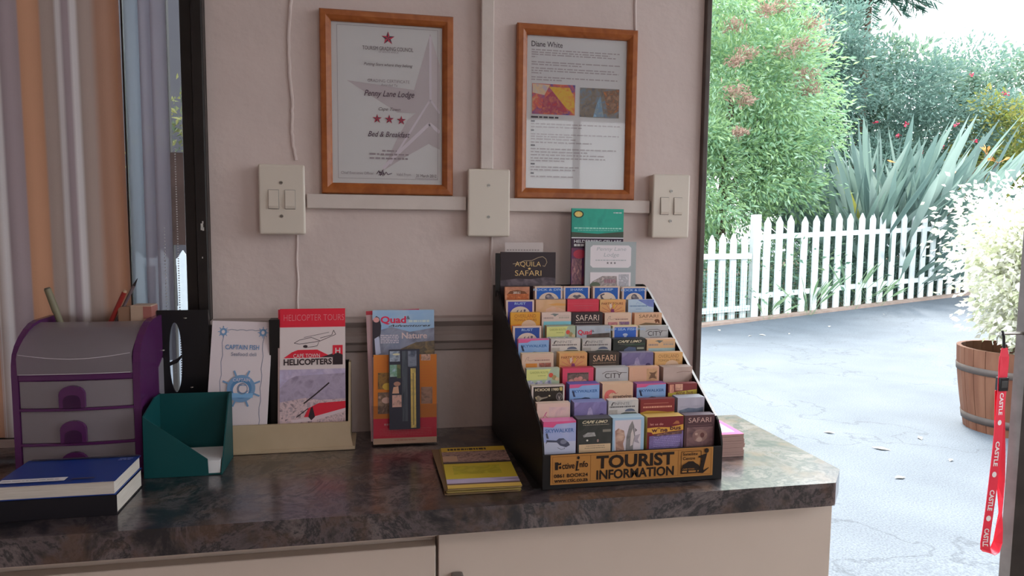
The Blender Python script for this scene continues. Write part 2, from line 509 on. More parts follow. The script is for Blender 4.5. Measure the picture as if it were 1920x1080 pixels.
# ------------------------------------------------------------------ switch plates and trunking
def screw(mb, x, y, z, r=0.0032):
    mb.prism([(x + r * math.cos(a), y, z + r * math.sin(a)) for a in np.linspace(0, 2 * math.pi, 13)[:-1]], (0, -0.0012, 0), m_screw)
    mb.box(x - r * .8, x + r * .8, y - .00135, y - .0012, z - .0004, z + .0004, m_black)
def plate(x0, x1, z0, z1, name, label, cat, rockers, rnd_skew=0.0):
    t = thing(name, label, cat, ((x0 + x1) / 2, -0.001, z0))
    b = M()
    b.prism([(x0 + .002, 0, z0 + .002), (x1 - .002, 0, z0 + .002), (x1 - .002, 0, z1 - .002), (x0 + .002, 0, z1 - .002)], (0, -0.020, 0), m_white_plastic)
    b.build('back_box', t)
    b = M(); b.box(x0, x1, -0.026, -0.019, z0, z1, m_white_plastic); b.build('face_plate', t, bevel=0.004, seg=3)
    xm = (x0 + x1) / 2; zm = (z0 + z1) / 2
    for dz in ((.0305, -.0305) if rockers else (.034, -.027)):
        s = M(); screw(s, xm - .001, -0.026, zm + dz); s.build('screw', t)
    if rockers:
        for dx in (-.0145, .0145):
            c = xm + dx
            s = M()
            s.box(c - .0095, c + .0095, -0.0266, -0.0255, zm - .018, zm + .018, m_groove)
            r = s.build('switch_surround', t, bevel=0.002)
            s = M()
            s.prism([(c - .0085, -0.0262, zm - .017), (c - .0085, -0.0262, zm + .017), (c - .0085, -0.0275, zm + .017), (c - .0085, -0.0300, zm - .012), (c - .0085, -0.0285, zm - .017)], (.017, 0, 0), m_white_plastic)
            s.build('rocker', r, bevel=0.0008)
    return t
plate(-0.3755, -0.2935, 1.2865, 1.4145, 'light_switch', 'ivory double light switch beside the dark window frame', 'light switch', True)
plate(0.0095, 0.0928, 1.285, 1.4157, 'blank_plate', 'ivory blank wall plate with two screws between the picture frames', 'wall plate', False)
plate(0.3885, 0.4695, 1.2853, 1.415, 'light_switch', 'ivory double light switch nearest the open doorway', 'light switch', True)
def trunk(label, *boxes):
    b = M()
    for q in boxes: b.box(*q, m_trunk)
    tag(b.build('cable_trunking', loc=((boxes[0][0] + boxes[0][1]) / 2, -0.001, boxes[0][4]), bevel=0.0015), label, 'cable trunking')
trunk('white cable trunking running below the certificate with the grey star', (-0.2915, 0.0085, -0.0145, -0.0002, 1.3355, 1.3625))
trunk('white cable trunking running below the framed biography sheet', (0.0935, 0.3875, -0.0145, -0.0002, 1.3352, 1.3612))
trunk('white vertical cable trunking rising from the blank wall plate', (0.0355, 0.0598, -0.020, -0.0002, 1.416, 2.5))

# ------------------------------------------------------------------ picture frames
def picture(x0, z0, w, h, label, art_fn, art_label):
    t = thing('picture_frame', label, 'picture frame', (x0 + w / 2, -0.001, z0))
    fw = 0.0205
    b = M()
    O = [(x0, z0), (x0 + w, z0), (x0 + w, z0 + h), (x0, z0 + h)]
    I = [(x0 + fw, z0 + fw), (x0 + w - fw, z0 + fw), (x0 + w - fw, z0 + h - fw), (x0 + fw, z0 + h - fw)]
    def ring(k, y):  # k 0 outer .. 1 inner
        return [(o[0] + (i[0] - o[0]) * k, y, o[1] + (i[1] - o[1]) * k) for o, i in zip(O, I)]
    rings = [ring(0, -0.0005), ring(0, -0.013), ring(.12, -0.0165), ring(.55, -0.0172), ring(.85, -0.014), ring(1, -0.0105), ring(1, -0.003)]
    for k in range(4):
        vs = []
        for r in rings: vs += [r[k], r[(k + 1) % 4]]
        b.add(vs, [(2 * i, 2 * i + 1, 2 * i + 3, 2 * i + 2) for i in range(len(rings) - 1)], m_pine)
    b.build('frame', t)
    b = M(); b.box(x0 + .004, x0 + w - .004, -0.003, -0.0008, z0 + .004, z0 + h - .004, m_black); b.build('backing', t)
    b = M()
    pw, ph = w - 2 * fw + .002, h - 2 * fw + .002
    fr = Fr((x0 + fw - .001, -0.0062, z0 + fw - .001))
    fr.box(b, 0, pw, 0, ph, -0.0005, 0, m_paper)
    art_fn(Art(b, fr, pw, ph))
    o = b.build('sheet', t); o['label'] = art_label
    b = M(); b.box(x0 + fw - .002, x0 + w - fw + .002, -0.0088, -0.0080, z0 + fw - .002, z0 + h - fw + .002, m_pane); b.build('glass', t)
    return t

def U1(x): return (x - 135) / 570.0
def V1(y): return (y - 117) / 815.0
def cert(a):
    K = 0.42
    g1 = ink((140, 134, 138), K); g2 = ink((150, 144, 148), K); lt = ink((176, 170, 178), K)
    tx = ink((70, 60, 66), K); tx2 = ink((112, 104, 110), K); red = ink((150, 40, 60), K); dk = ink((60, 46, 60), K)
    q = lambda pts: [(U1(x), V1(y)) for x, y in pts]
    a.poly(q([(640, 150), (690, 310), (690, 560), (640, 490)]), g2)
    a.poly(q([(640, 150), (640, 490), (556, 442)]), g1)
    a.poly(q([(213, 408), (556, 442), (640, 490), (600, 560), (468, 560)]), g1)
    a.poly(q([(640, 490), (690, 560), (690, 745), (632, 716), (505, 790), (388, 866), (470, 690), (520, 600)]), g1)
    a.line(q([(641, 165), (641, 490)]), .022, lt)
    a.line(q([(690, 556), (641, 488), (430, 826)]), .018, lt)
    a.line(q([(690, 655), (636, 612), (440, 800), (395, 850)]), .030, lt)
    a.frame(.055, .02, .955, .965, .003, tx2)
    a.star(U1(423), V1(188), .062, red, dk)
    a.text('TOURISM GRADING COUNCIL', U1(293), V1(231), U1(552), V1(250), tx)
    a.text('OF SOUTH AFRICA', U1(375), V1(253), U1(476), V1(262), tx2)
    a.text('Putting Stars where they belong', U1(300), V1(314), U1(548), V1(333), tx, 0, .3)
    a.text('GRADING CERTIFICATE', U1(318), V1(396), U1(533), V1(411), tx2)
    a.text('Awarded To', U1(385), V1(417), U1(470), V1(430), tx2, 0, .2)
    a.text('Penny Lane Lodge', U1(300), V1(452), U1(557), V1(492), dk, .006, .35)
    a.text('Cape Town', U1(372), V1(537), U1(485), V1(559), tx, 0, .35)
    for x, y in ((365, 597), (427, 598), (489, 601)): a.star(U1(x), V1(y), .044, red, dk)
    a.text('Bed & Breakfast', U1(318), V1(660), U1(533), V1(688), dk, .004, .35)
    r = random.Random(8)
    a.words(U1(390), U1(465), V1(759), .009, tx2, r)
    a.words(U1(325), U1(526), V1(777), .010, tx2, r)
    a.words(U1(325), U1(522), V1(798), .010, tx2, r)
    a.text('Chief Executive Officer', U1(180), V1(869), U1(346), V1(883), tx2)
    a.line(q([(360, 880), (372, 862), (380, 888), (392, 858), (398, 886), (410, 868), (418, 882), (440, 874)]), .006, dk)
    a.line(q([(370, 885), (400, 876), (375, 868), (395, 890)]), .005, dk)
    a.text('Valid From', U1(462), V1(872), U1(538), V1(886), tx2)
    a.text('31 March 2012', U1(566), V1(876), U1(672), V1(891), tx)
    a.line(q([(560, 897), (680, 899)]), .003, tx2)
def U2(x): return (x - 122) / 462.0
def V2(y): return (y - 119) / 703.0
def bio(a):
    K = 0.42
    tx = ink((62, 58, 64), K); t2 = ink((128, 122, 126), K)
    r = random.Random(3)
    a.text('Diane White', U2(145), V2(146), U2(285), V2(171), tx, .012)
    for y, x1 in ((185, 548), (196, 502), (206, 530), (217, 170), (240, 556), (251, 372), (268, 530), (279, 546), (290, 190), (309, 540), (320, 285)):
        a.words(U2(146), U2(x1), V2(y), .0075, t2, r)
    a.rect(U2(150), V2(338), U2(345), V2(477), photo((150, 120, 90), (150, 70, 60), (70, 60, 110), 70, K))
    a.poly([(U2(225), V2(350)), (U2(320), V2(352)), (U2(342), V2(400)), (U2(342), V2(472)), (U2(300), V2(440))], photo((170, 130, 40), (180, 150, 60), (160, 100, 50), 90, K))
    a.poly([(U2(190), V2(470)), (U2(200), V2(410)), (U2(240), V2(370)), (U2(300), V2(440)), (U2(315), V2(470))], photo((140, 50, 50), (120, 50, 70), (150, 90, 70), 90, K))
    a.poly([(U2(152), V2(340)), (U2(230), V2(342)), (U2(205), V2(390)), (U2(152), V2(380))], photo((150, 140, 135), (160, 140, 110), (140, 130, 140), 90, K))
    a.rect(U2(368), V2(347), U2(550), V2(482), photo((70, 75, 85), (100, 90, 80), (85, 100, 115), 80, K))
    a.poly([(U2(430), V2(480)), (U2(445), V2(420)), (U2(462), V2(380)), (U2(470), V2(430)), (U2(480), V2(480))], photo((120, 150, 165), (90, 110, 130), (110, 120, 125), 90, K))
    a.poly([(U2(475), V2(360)), (U2(548), V2(350)), (U2(548), V2(450)), (U2(500), V2(470))], photo((150, 90, 50), (90, 75, 65), (130, 100, 80), 110, K))
    a.words(U2(146), U2(272), V2(491), .011, tx, r)
    for y, x1 in ((510, 165), (522, 556), (536, 378), (552, 165), (569, 552), (580, 335), (592, 355), (607, 425), (621, 165), (637, 540), (651, 405), (665, 485), (680, 490), (692, 300), (707, 165), (721, 366), (734, 350), (750, 165), (765, 345)):
        a.words(U2(146), U2(x1), V2(y), .0075 if x1 > 170 else .010, t2 if x1 > 170 else tx, r)
picture(-0.2648, 1.3637, 0.2468, 0.3375, 'orange wooden frame holding the certificate printed with a big grey star', cert, 'white certificate with red stars and a big grey star')
picture(0.1066, 1.3616, 0.2468, 0.3375, 'orange wooden frame holding a typed sheet with two small paintings', bio, 'white typed sheet with two small pictures')
# ------------------------------------------------------------------ curtain and blind at the left window
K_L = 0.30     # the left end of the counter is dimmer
m_cur = bpy.data.materials.new('striped_curtain_cloth')
m_cur.use_nodes = True
nt = m_cur.node_tree
nt.nodes.clear()
out = nt.nodes.new('ShaderNodeOutputMaterial')
mx = nt.nodes.new('ShaderNodeMixShader'); df = nt.nodes.new('ShaderNodeBsdfDiffuse'); tl = nt.nodes.new('ShaderNodeBsdfTranslucent')
at = nt.nodes.new('ShaderNodeUVMap')
sx = nt.nodes.new('ShaderNodeSeparateXYZ')
cr = nt.nodes.new('ShaderNodeValToRGB')
cr.color_ramp.interpolation = 'LINEAR'
nz = nt.nodes.new('ShaderNodeTexNoise'); nz.inputs['Scale'].default_value = 900
mul = nt.nodes.new('ShaderNodeMixRGB'); mul.blend_type = 'MULTIPLY'; mul.inputs[0].default_value = 0.22
nt.links.new(at.outputs[0], sx.inputs[0]); nt.links.new(sx.outputs['X'], cr.inputs[0])
nt.links.new(cr.outputs[0], mul.inputs[1]); nt.links.new(nz.outputs['Fac'], mul.inputs[2])
for n in (df, tl): nt.links.new(mul.outputs[0], n.inputs['Color'])
mx.inputs[0].default_value = 0.45
nt.links.new(df.outputs[0], mx.inputs[1]); nt.links.new(tl.outputs[0], mx.inputs[2]); nt.links.new(mx.outputs[0], out.inputs[0])
TA = (0.50, 0.365, 0.315); WH = (0.90, 0.80, 0.78); OR = (0.66, 0.33, 0.20); LI = (0.46, 0.345, 0.355); BR = (0.57, 0.31, 0.215)
# across the visible cloth, 0 = x -0.80, 1 = x -0.588
stops = [(0.0, WH), (.03, TA), (.085, WH), (.11, WH), (.135, LI), (.26, LI), (.275, OR), (.40, OR), (.42, TA), (.51, TA), (.535, WH), (.56, WH), (.585, LI), (.625, LI), (.65, WH), (.68, WH), (.705, TA), (.78, TA), (.83, BR), (.9, BR), (.96, OR), (1.0, BR)]
e = cr.color_ramp.elements
e[0].position = stops[0][0]; e[0].color = (*stops[0][1], 1)
e[1].position = 1.0; e[1].color = (*stops[-1][1], 1)
for p_, c_ in stops[1:-1]:
    q_ = e.new(p_); q_.color = (*c_, 1)
N = 260; x0, x1 = XW + .12, -0.5885
zs = np.linspace(0.93, 2.34, 16)
vs = []; uv = []
for j, z in enumerate(zs):
    for i in range(N + 1):
        t = i / N
        x = x0 + (x1 - x0) * t
        s = (x + 0.80) / 0.2115
        h = (z - 0.93) / 1.4
        y = -0.045 + 0.005 * math.sin(x * 60) * (0.5 + .5 * math.sin(x * 17 + 1)) + 0.0015 * math.sin(x * 210 + z * 1.5)
        sh = (1 - h) * -0.004 + .004 * math.sin(z * 2.2)
        vs.append((x + sh, y, z)); uv.append(s % 1.0 if s < 0 else min(s, 1.0))
fs = [(j * (N + 1) + i, j * (N + 1) + i + 1, (j + 1) * (N + 1) + i + 1, (j + 1) * (N + 1) + i) for j in range(len(zs) - 1) for i in range(N)]
b = M(); b.add(vs, fs, m_cur, True)
o = b.build('striped_curtain', loc=(-1.1, -0.045, 0.93))
ul = o.data.uv_layers.new(name='stripes')
for lp in o.data.loops: ul.data[lp.index].uv = (uv[lp.vertex_index], 0.5)
tag(o, 'orange, lilac and white striped curtain drawn across the left window', 'curtain')

vb = thing('vertical_blind', 'pale see-through vertical blind bunched between curtain and dark window frame', 'blind', (-0.56, -0.012, 2.2))
m_slat = veil_mat('blind_slat_cloth', (0.56, 0.53, 0.60), 0.30, 0.7, 0.45)
m_slat2 = veil_mat('blind_slat_cloth_blue', (0.60, 0.68, 0.76), 0.30, 0.7, 0.55)
b = M(); b.box(XW, -0.508, -0.014, -0.002, 2.2, 2.215, m_black_wood); b.build('head_rail', vb)
for i, (xa, xb, ya, yb, mm) in enumerate(((-0.598, -0.575, -0.006, 0.012, m_slat2), (-0.577, -0.556, 0.002, 0.013, m_slat), (-0.557, -0.5345, 0.0, 0.014, m_slat))):
    b = M()
    vs = []
    for z in np.linspace(1.05, 2.2, 2):
        for k in range(5):
            t = k / 4
            vs.append((xa + (xb - xa) * t, ya + (yb - ya) * t - .003 * math.sin(math.pi * t), z))
    b.add(vs, [(k, k + 1, 5 + k + 1, 5 + k) for k in range(4)], mm, True)
    o = b.build('slat', vb)
    md = o.modifiers.new('thickness', 'SOLIDIFY'); md.thickness = 0.0006
b = M()
m_bead = P('bead_white', (0.6, 0.58, 0.6), 0.4)
for z in np.arange(1.02, 1.44, 0.0045):
    b.lathe([(0.0001, -.0013), (.0011, -.0008), (.0013, 0), (.0011, .0008), (.0001, .0013)], (-0.521, -0.004, z), m_bead, 6)
for z in np.arange(1.02, 1.30, 0.0060):
    b.lathe([(0.0001, -.0013), (.0011, -.0008), (.0013, 0), (.0011, .0008), (.0001, .0013)], (-0.5435, -0.003, z), m_bead, 6)
b.build('bead_chain', vb)

# ------------------------------------------------------------------ purple drawer unit
du = thing('desk_drawer_unit', 'small purple and clear plastic drawer unit beside the striped curtain', 'drawer unit', (-0.63, -0.105, 0.9))
m_pur = P('purple_plastic', (0.095, 0.020, 0.100), 0.22, 0.5)
m_pur_d = P('purple_plastic_shaded', (0.045, 0.008, 0.05), 0.4, 0.4)  # darker copy of the purple: shade of insides put into the colour
m_milk = veil_mat('milky_clear_plastic', (0.52, 0.46, 0.50), 0.40, 0.12, 0.4)
m_rim = P('clear_plastic_rim', (0.62, 0.56, 0.62), 0.2, 0.5)
xl, xr = -0.7225, -0.5375
def side(x, w, win_):
    b = M()
    prof = [(-.03, .9005), (-.03, 1.144), (-.100, 1.143), (-.118, 1.140), (-.135, 1.133), (-.152, 1.123), (-.166, 1.111), (-.175, 1.098), (-.179, 1.082), (-.180, 1.066), (-.180, .9005)]
    b.prism([(x, y, z) for y, z in prof], (w, 0, 0), m_pur)
    return b.build('side_panel', du, bevel=0.0025)
side(xl, 0.009, 0)
sp = side(xr - 0.011, 0.011, 1)
b = M()
b.prism([(xr, -.085, 1.055), (xr, -.085, 1.010), (xr, -.060, 1.000), (xr, -.052, 1.012), (xr, -.052, 1.062), (xr, -.062, 1.068)], (.0006, 0, 0), P('clear_window_lilac', (0.30, 0.27, 0.31), 0.2, 0.5))
b.build('side_window', sp)
def bowbar(z0, z1, y, bow, mat, name, dep=0.012, xa=xl + .009, xb=xr - .011):
    b = M(); n = 14; vs = []
    for i in range(n + 1):
        t = i / n; x = xa + (xb - xa) * t
        yy = y - bow * math.sin(math.pi * t)
        vs += [(x, yy, z0), (x, yy, z1), (x, yy + dep, z1), (x, yy + dep, z0)]
    fs = []
    for i in range(n):
        for k in range(4): fs.append((4 * i + k, 4 * i + (k + 1) % 4, 4 * i + 4 + (k + 1) % 4, 4 * i + 4 + k))
    fs += [(0, 3, 2, 1), (4 * n, 4 * n + 1, 4 * n + 2, 4 * n + 3)]
    fs = [f[::-1] for f in fs]
    b.add(vs, fs, mat, False)
    return b
bowbar(1.0565, 1.0665, -.180, .003, m_pur, 'rail').build('top_band', du, bevel=0.0015)
for z in (1.0085, 0.9525): bowbar(z, z + .0045, -.181, .006, m_pur, 'rail').build('divider_rail', du, bevel=0.001)
b = M(); b.box(xl + .009, xr - .011, -.178, -.03, .9005, .906, m_pur); b.box(xl + .009, xr - .011, -.178, -.033, 1.055, 1.0575, m_pur); b.build('frame_shelf', du)
b = M(); b.box(xl + .009, xr - .011, -.033, -.03, .9005, 1.1475, m_pur_d); b.box(xl + .009, xr - .011, -.092, -.090, 1.0575, 1.128, m_pur_d); b.build('pen_tray_back', du)
for z0, z1 in ((1.0135, 1.0555), (0.9575, 1.0080), (0.9070, 0.9520)):
    b = bowbar(z0, z1, -.178, .006, m_milk, 'front', dep=.0015, xa=xl + .0105, xb=xr - .0125)
    b.box(xl + .012, xl + .0135, -.176, -.05, z0, z1 - .004, m_milk); b.box(xr - .0155, xr - .014, -.176, -.05, z0, z1 - .004, m_milk)
    b.box(xl + .0136, xr - .0156, -.174, -.05, z0, z0 + .0015, m_milk)
    d = b.build('drawer', du)
    xm = (xl + xr) / 2 - .0045; hz = min(z1, z0 + .036)
    b = M()
    def arch(w, h, y, dep, mat):
        pts = [(xm - w, y, z0 + .001)] + [(xm - w * math.cos(a), y, z0 + h - w * .75 + w * .75 * math.sin(a)) for a in np.linspace(0, math.pi, 11)] + [(xm + w, y, z0 + .001)]
        b.prism(pts, (0, -dep, 0), mat)
    arch(.0185, hz - z0, -.1845, .006, m_pur)
    h_ = b.build('handle', d, bevel=0.0012)
    b = M(); arch(.0125, (hz - z0) * .60, -.1903, .0004, m_pur_d); b.build('finger_recess_shade', h_)  # flat dark arch, the recess's shade painted on the handle
# clear hood over the top
b = M(); n = 10
hp = [(-.181, 1.0665), (-.182, 1.092), (-.179, 1.100), (-.169, 1.110), (-.155, 1.120), (-.138, 1.1285), (-.120, 1.135), (-.095, 1.1385)]
vs = []
for y, z in hp:
    for i in range(n + 1):
        t = i / n
        vs.append((xl + .009 + (xr - .011 - xl - .009) * t, y - .004 * math.sin(math.pi * t), z))
b.add(vs, [(j * (n + 1) + i, j * (n + 1) + i + 1, (j + 1) * (n + 1) + i + 1, (j + 1) * (n + 1) + i) for j in range(len(hp) - 1) for i in range(n)], m_milk, True)
hood = b.build('hood', du)
b = M()
b.tube([(xl + .0115 + (xr - xl - .025) * t, -.1815 - .0045 * math.sin(math.pi * t), 1.0985 - .0075 * math.sin(math.pi * t)) for t in np.linspace(0, 1, 12)], .0007, m_rim, 6)
b.tube([(xl + .0115 + (xr - xl - .025) * t, -.1825 - .004 * math.sin(math.pi * t), 1.0675) for t in np.linspace(0, 1, 12)], .0006, m_rim, 6)
b.build('hood_rim', hood)

# things in the pen tray
def stick(name, label, cat, p0, p1, r, mats):
    p0 = Vector(p0); p1 = Vector(p1)
    t = thing(name, label, cat, p0)
    for i, (pn, a, c, ra, rb, mt) in enumerate(mats):
        b = M(); b.tube([p0.lerp(p1, a), p0.lerp(p1, c)], r, mt, 10, taper=[ra, rb]); b.build(pn, t)
    return t
m_mark = P('marker_grey_green', (0.22, 0.20, 0.13), 0.4)
m_mark2 = P('marker_dark', (0.10, 0.09, 0.07), 0.4)
stick('marker_pen', 'grey-green marker pen leaning in the purple drawer unit', 'pen', (-0.683, -.062, 1.085), (-0.7083, -.08, 1.1945), .0052,
      [('barrel', 0, .62, 1, 1, m_mark), ('cap', .62, .985, 1.12, 1.05, m_mark), ('cap_end', .985, 1, .9, .8, m_mark2)])
stick('pencil', 'red pencil leaning right in the purple drawer unit', 'pencil', (-0.640, -.064, 1.085), (-0.5874, -.08, 1.1895), .0040,
      [('barrel', 0, .97, 1, 1, P('pencil_red', (0.30, 0.03, 0.025), 0.35)), ('end', .97, 1, .95, .6, P('pencil_end_wood', (0.45, 0.3, 0.2), 0.6))])
stick('pencil', 'dark pencil with a pointed tip leaning beyond the red one', 'pencil', (-0.636, -.054, 1.085), (-0.5673, -.08, 1.2100), .0026,
      [('barrel', 0, .90, 1, 1, P('pencil_grey', (0.16, 0.12, 0.13), 0.35)), ('tip', .90, 1, 1, .12, m_black_gloss)])
b = M(); b.box(-0.602, -0.582, -.078, -.050, 1.108, 1.1605, P('eraser_tan', (0.30, 0.17, 0.11), 0.7)); tag(b.build('wooden_block', loc=(-0.592, -.064, 1.108), bevel=.002), 'plain tan block standing in the drawer unit next to the pencils', 'block')
mb = thing('matchbox', 'cream and red little box poking out of the purple drawer unit', 'box', (-0.563, -.06, 1.11))
b = M(); b.box(-0.581, -0.5475, -.080, -.045, 1.112, 1.1630, P('box_cream', (0.50, 0.36, 0.27), 0.6)); b.build('sleeve', mb, bevel=.001)
b = M(); b.box(-0.5605, -0.5472, -.0805, -.0445, 1.140, 1.161, P('box_red_print', (0.38, 0.14, 0.12), 0.5)); b.build('printed_end', mb)

# ------------------------------------------------------------------ black magazine file with an oval hole
mf = thing('magazine_file', 'black plastic upright file with an oval hole, standing before the dark window frame', 'file holder', (-0.5, -0.04, 0.9))
b = M()
fx0, fx1, fz0, fz1 = -0.5455, -0.4605, 0.9005, 1.1515
oc, oz, ow, oh = -0.5165, 1.067, 0.0105, 0.0625
n = 32
ov = [(oc + ow * math.cos(a), oz + oh * math.copysign(abs(math.sin(a)) ** .85, math.sin(a))) for a in [2 * math.pi * i / n for i in range(n)]]
outr = []
for i in range(n):
    a = 2 * math.pi * i / n
    dx, dz = math.cos(a), math.sin(a)
    tx = ((fx1 - oc) if dx > 0 else (fx0 - oc)) / dx if abs(dx) > 1e-6 else 1e9
    tz = ((fz1 - oz) if dz > 0 else (fz0 - oz)) / dz if abs(dz) > 1e-6 else 1e9
    t = min(tx, tz); outr.append((oc + dx * t, oz + dz * t))
for cxy in ((fx0, fz0), (fx1, fz0), (fx0, fz1), (fx1, fz1)):
    k = min(range(n), key=lambda i: (outr[i][0] - cxy[0]) ** 2 + (outr[i][1] - cxy[1]) ** 2); outr[k] = cxy
vs = [(x, -.058, z) for x, z in ov] + [(x, -.058, z) for x, z in outr] + [(x, -.055, z) for x, z in ov] + [(x, -.055, z) for x, z in outr]
fs = []
for i in range(n):
    j = (i + 1) % n
    fs += [(i, n + i, n + j, j)[::-1], (2 * n + i, 2 * n + j, 3 * n + j, 3 * n + i)[::-1], (i, j, 2 * n + j, 2 * n + i)[::-1], (n + i, 3 * n + i, 3 * n + j, n + j)[::-1]]
b.add(vs, fs, m_black_gloss)
b.build('front_panel', mf)
b = M()
for x in (fx0, fx1 - .003):
    b.prism([(x, -.055, fz0), (x, -.020, fz0), (x, -.020, fz0 + .10), (x, -.038, fz1 - .03), (x, -.055, fz1)], (.003, 0, 0), m_black_gloss)
b.build('side_panels', mf)
b = M(); b.box(fx0 + .003, fx1 - .003, -.055, -.021, fz0, fz0 + .003, m_black_gloss); b.build('base', mf)
b = M(); b.prism([(oc - .0125, -.0585, 1.0575), (oc + .004, -.0585, 1.066), (oc + .0125, -.0585, 1.074), (oc + .0125, -.0585, 1.070), (oc + .004, -.0585, 1.058), (oc - .010, -.0585, 1.052)], (0, -.002, 0), m_black_gloss); b.build('clip_bar', mf)
for x, z in ((-.4985, 1.137), (-.4905, 1.012), (-.537, 1.080)):
    b = M(); b.lathe([(.0001, .002), (.0028, .0014), (.003, 0)], (x, -.0585, z), m_screw, 10); b.build('rivet', mf)

# ------------------------------------------------------------------ teal note holder
th = thing('note_holder', 'teal cardboard note holder with a cut-away front beside the drawer unit', 'note holder', (-0.47, -0.16, 0.9))
m_teal = P('teal_card', (0.005, 0.072, 0.078), 0.5, 0.3)
m_teal_in = m_teal
ya, yb = -.2085, -.120
z0 = .9005
b = M()
b.prism([(-.5285, ya, z0), (-.4325, ya, z0), (-.4335, ya, .927), (-.5275, ya, 1.0005)], (0, .002, 0), m_teal); b.build('front_panel', th)
b = M(); b.box(-.5285, -.4115, yb - .002, yb, z0, 1.0165, m_teal_in); b.build('back_panel', th)
b = M(); b.prism([(-.5285, ya + .002, z0), (-.5285, yb - .002, z0), (-.5285, yb - .002, 1.0165), (-.5285, yb - .028, 1.0165), (-.5285, ya + .002, 1.0005)], (.002, 0, 0), m_teal); b.build('side_panel', th)
b = M(); b.prism([(-.4135, ya, z0), (-.4135, yb - .002, z0), (-.4135, yb - .002, 1.0165), (-.4135, yb - .02, 1.0165), (-.4135, ya, .905)], (.0018, 0, 0), m_teal); b.build('side_panel', th)
b = M(); b.box(-.5265, -.4135, ya + .002, yb - .002, z0, z0 + .002, m_teal); b.build('floor_panel', th)
b = M(); b.box(-.5200, -.4155, ya + .0035, yb - .010, z0 + .0022, .9235, m_paper); tag(b.build('note_pad', loc=(-.467, -.165, .9027)), 'block of white note paper lying in the teal holder', 'note paper')

# ------------------------------------------------------------------ books
def book(label, x0, x1, y0, y1, z0, th_, cover, spine_front, sag, art=None):
    t = thing('book', label, 'book', ((x0 + x1) / 2, (y0 + y1) / 2, z0))
    m_pg = noise_mat('page_edges', [(0.60, 0.54, 0.47), (0.72, 0.67, 0.61)], 25, 0.7, 0.2, stretch=(1, 1, 40))
    b = M(); b.box(x0, x1 - .002, y0 + .001, y1 - .001, z0 + .0012, z0 + th_ - .0012, m_pg); b.build('pages', t)
    b = M(); b.box(x0 - .002, x1, y0 - (.001 if spine_front else .0), y1, z0, z0 + .0012, cover)
    if spine_front: b.box(x0 - .002, x1 + .0005, y0 - .002, y0 - .0005, z0, z0 + th_, cover)
    b.build('back_cover', t)
    b = M(); n = 12; vs = []
    for i in range(n + 1):
        u = i / n
        for j in (0, 1):
            vs.append((x0 - .002 + (x1 - x0 + .002) * u, [y0 - .0006, y1][j], z0 + th_ - .0012 + (sag * max(0, (u - .72) / .28) ** 2 if sag else 0)))
    fs = [(2 * i, 2 * i + 2, 2 * i + 3, 2 * i + 1) for i in range(n)]
    b.add(vs, fs, cover, False)
    o = b.build('front_cover', t)
    md = o.modifiers.new('thickness', 'SOLIDIFY'); md.thickness = .0009; md.offset = 1
    if art:
        b = M(); art(b); b.build('cover_print', o)
    return t
m_blue = P('book_blue', (0.010, 0.045, 0.26), 0.35, 0.4)
m_navy = P('book_black', (0.012, 0.011, 0.016), 0.5, 0.35)
BX0, BX1, BY0, BY1 = -0.672, -0.5205, -0.352, -0.245
book('thick black-covered book lying under the blue one', -0.690, -0.5205, -0.3485, -0.2400, 0.9003, 0.0285, m_navy, True, 0)
def blue_art(b):
    f = Fr((BX0, BY0, .9498 + .0015), (1, 0, 0), (0, 1, 0))
    a = Art(b, f, BX1 - BX0, BY1 - BY0)
    a.rect(.015, .80, .56, .93, ink((150, 150, 156), K_L))
    a.words(.04, .50, .865, .014, ink((70, 70, 76), K_L), random.Random(2))
    a.poly([(.60, .90), (.80, .90), (.80, .86), (.62, .86)], ink((40, 38, 52), K_L))
    a.rect(0.02, .0, .99, .06, ink((30, 30, 42), K_L))
    a.words(.84, .96, .14, .02, ink((110, 120, 160), K_L), random.Random(6))
    a.words(.84, .95, .20, .02, ink((110, 120, 160), K_L), random.Random(7))
book('blue paperback with a white label lying on top of the black book', BX0, BX1, BY0, BY1, 0.9300, 0.0205, m_blue, False, 0, blue_art)

# ------------------------------------------------------------------ wooden leaflet trough with its leaflets
tr = thing('leaflet_trough', 'cream wooden leaflet trough beside the teal holder', 'leaflet holder', (-0.315, -0.08, 0.9))
m_tro = noise_mat('cream_painted_wood', [(0.52, 0.40, 0.26), (0.60, 0.47, 0.32)], 14, 0.5, 0.35)
b = M(); b.prism([(-.4260, -.110, .9065), (-.2085, -.110, .9065), (-.2165, -.104, .9495), (-.4260, -.104, .9505)], (0, .005, 0), m_tro); b.build('front_board', tr, bevel=.001)
b = M(); b.box(-.4265, -.2045, -.1125, -.028, .9005, .9068, m_tro); b.build('base_board', tr, bevel=.001)
b = M(); b.box(-.4260, -.2165, -.034, -.028, .9068, 1.05, m_black); b.build('back_board', tr)
b = M(); b.prism([(-.2170, -.1035, .9068), (-.2170, -.034, .9068), (-.2170, -.034, 1.05), (-.2170, -.055, 1.05), (-.2170, -.085, .97), (-.2170, -.101, .9495)], (.004, 0, 0), m_tro); b.build('end_board', tr, bevel=.0008)
b = M(); b.box(-.3560, -.3385, -.066, -.036, .9068, 1.1325, m_black); b.build('divider', tr)

def leaflet(name, label, cat, O, U, V, W, H, th_, side, art, group=None, edge_dx=0.0, dz=0.0):
    """a stack of folded leaflets: body with a printed cover"""
    f = Fr(O, U, V)
    b = M(); f.box(b, edge_dx, W, 0, H, -th_, 0, side)
    t = b.build(name, loc=O)
    tag(t, label, cat, group)
    b = M(); art(Art(b, f, W, H)); b.build('cover', t)
    return t

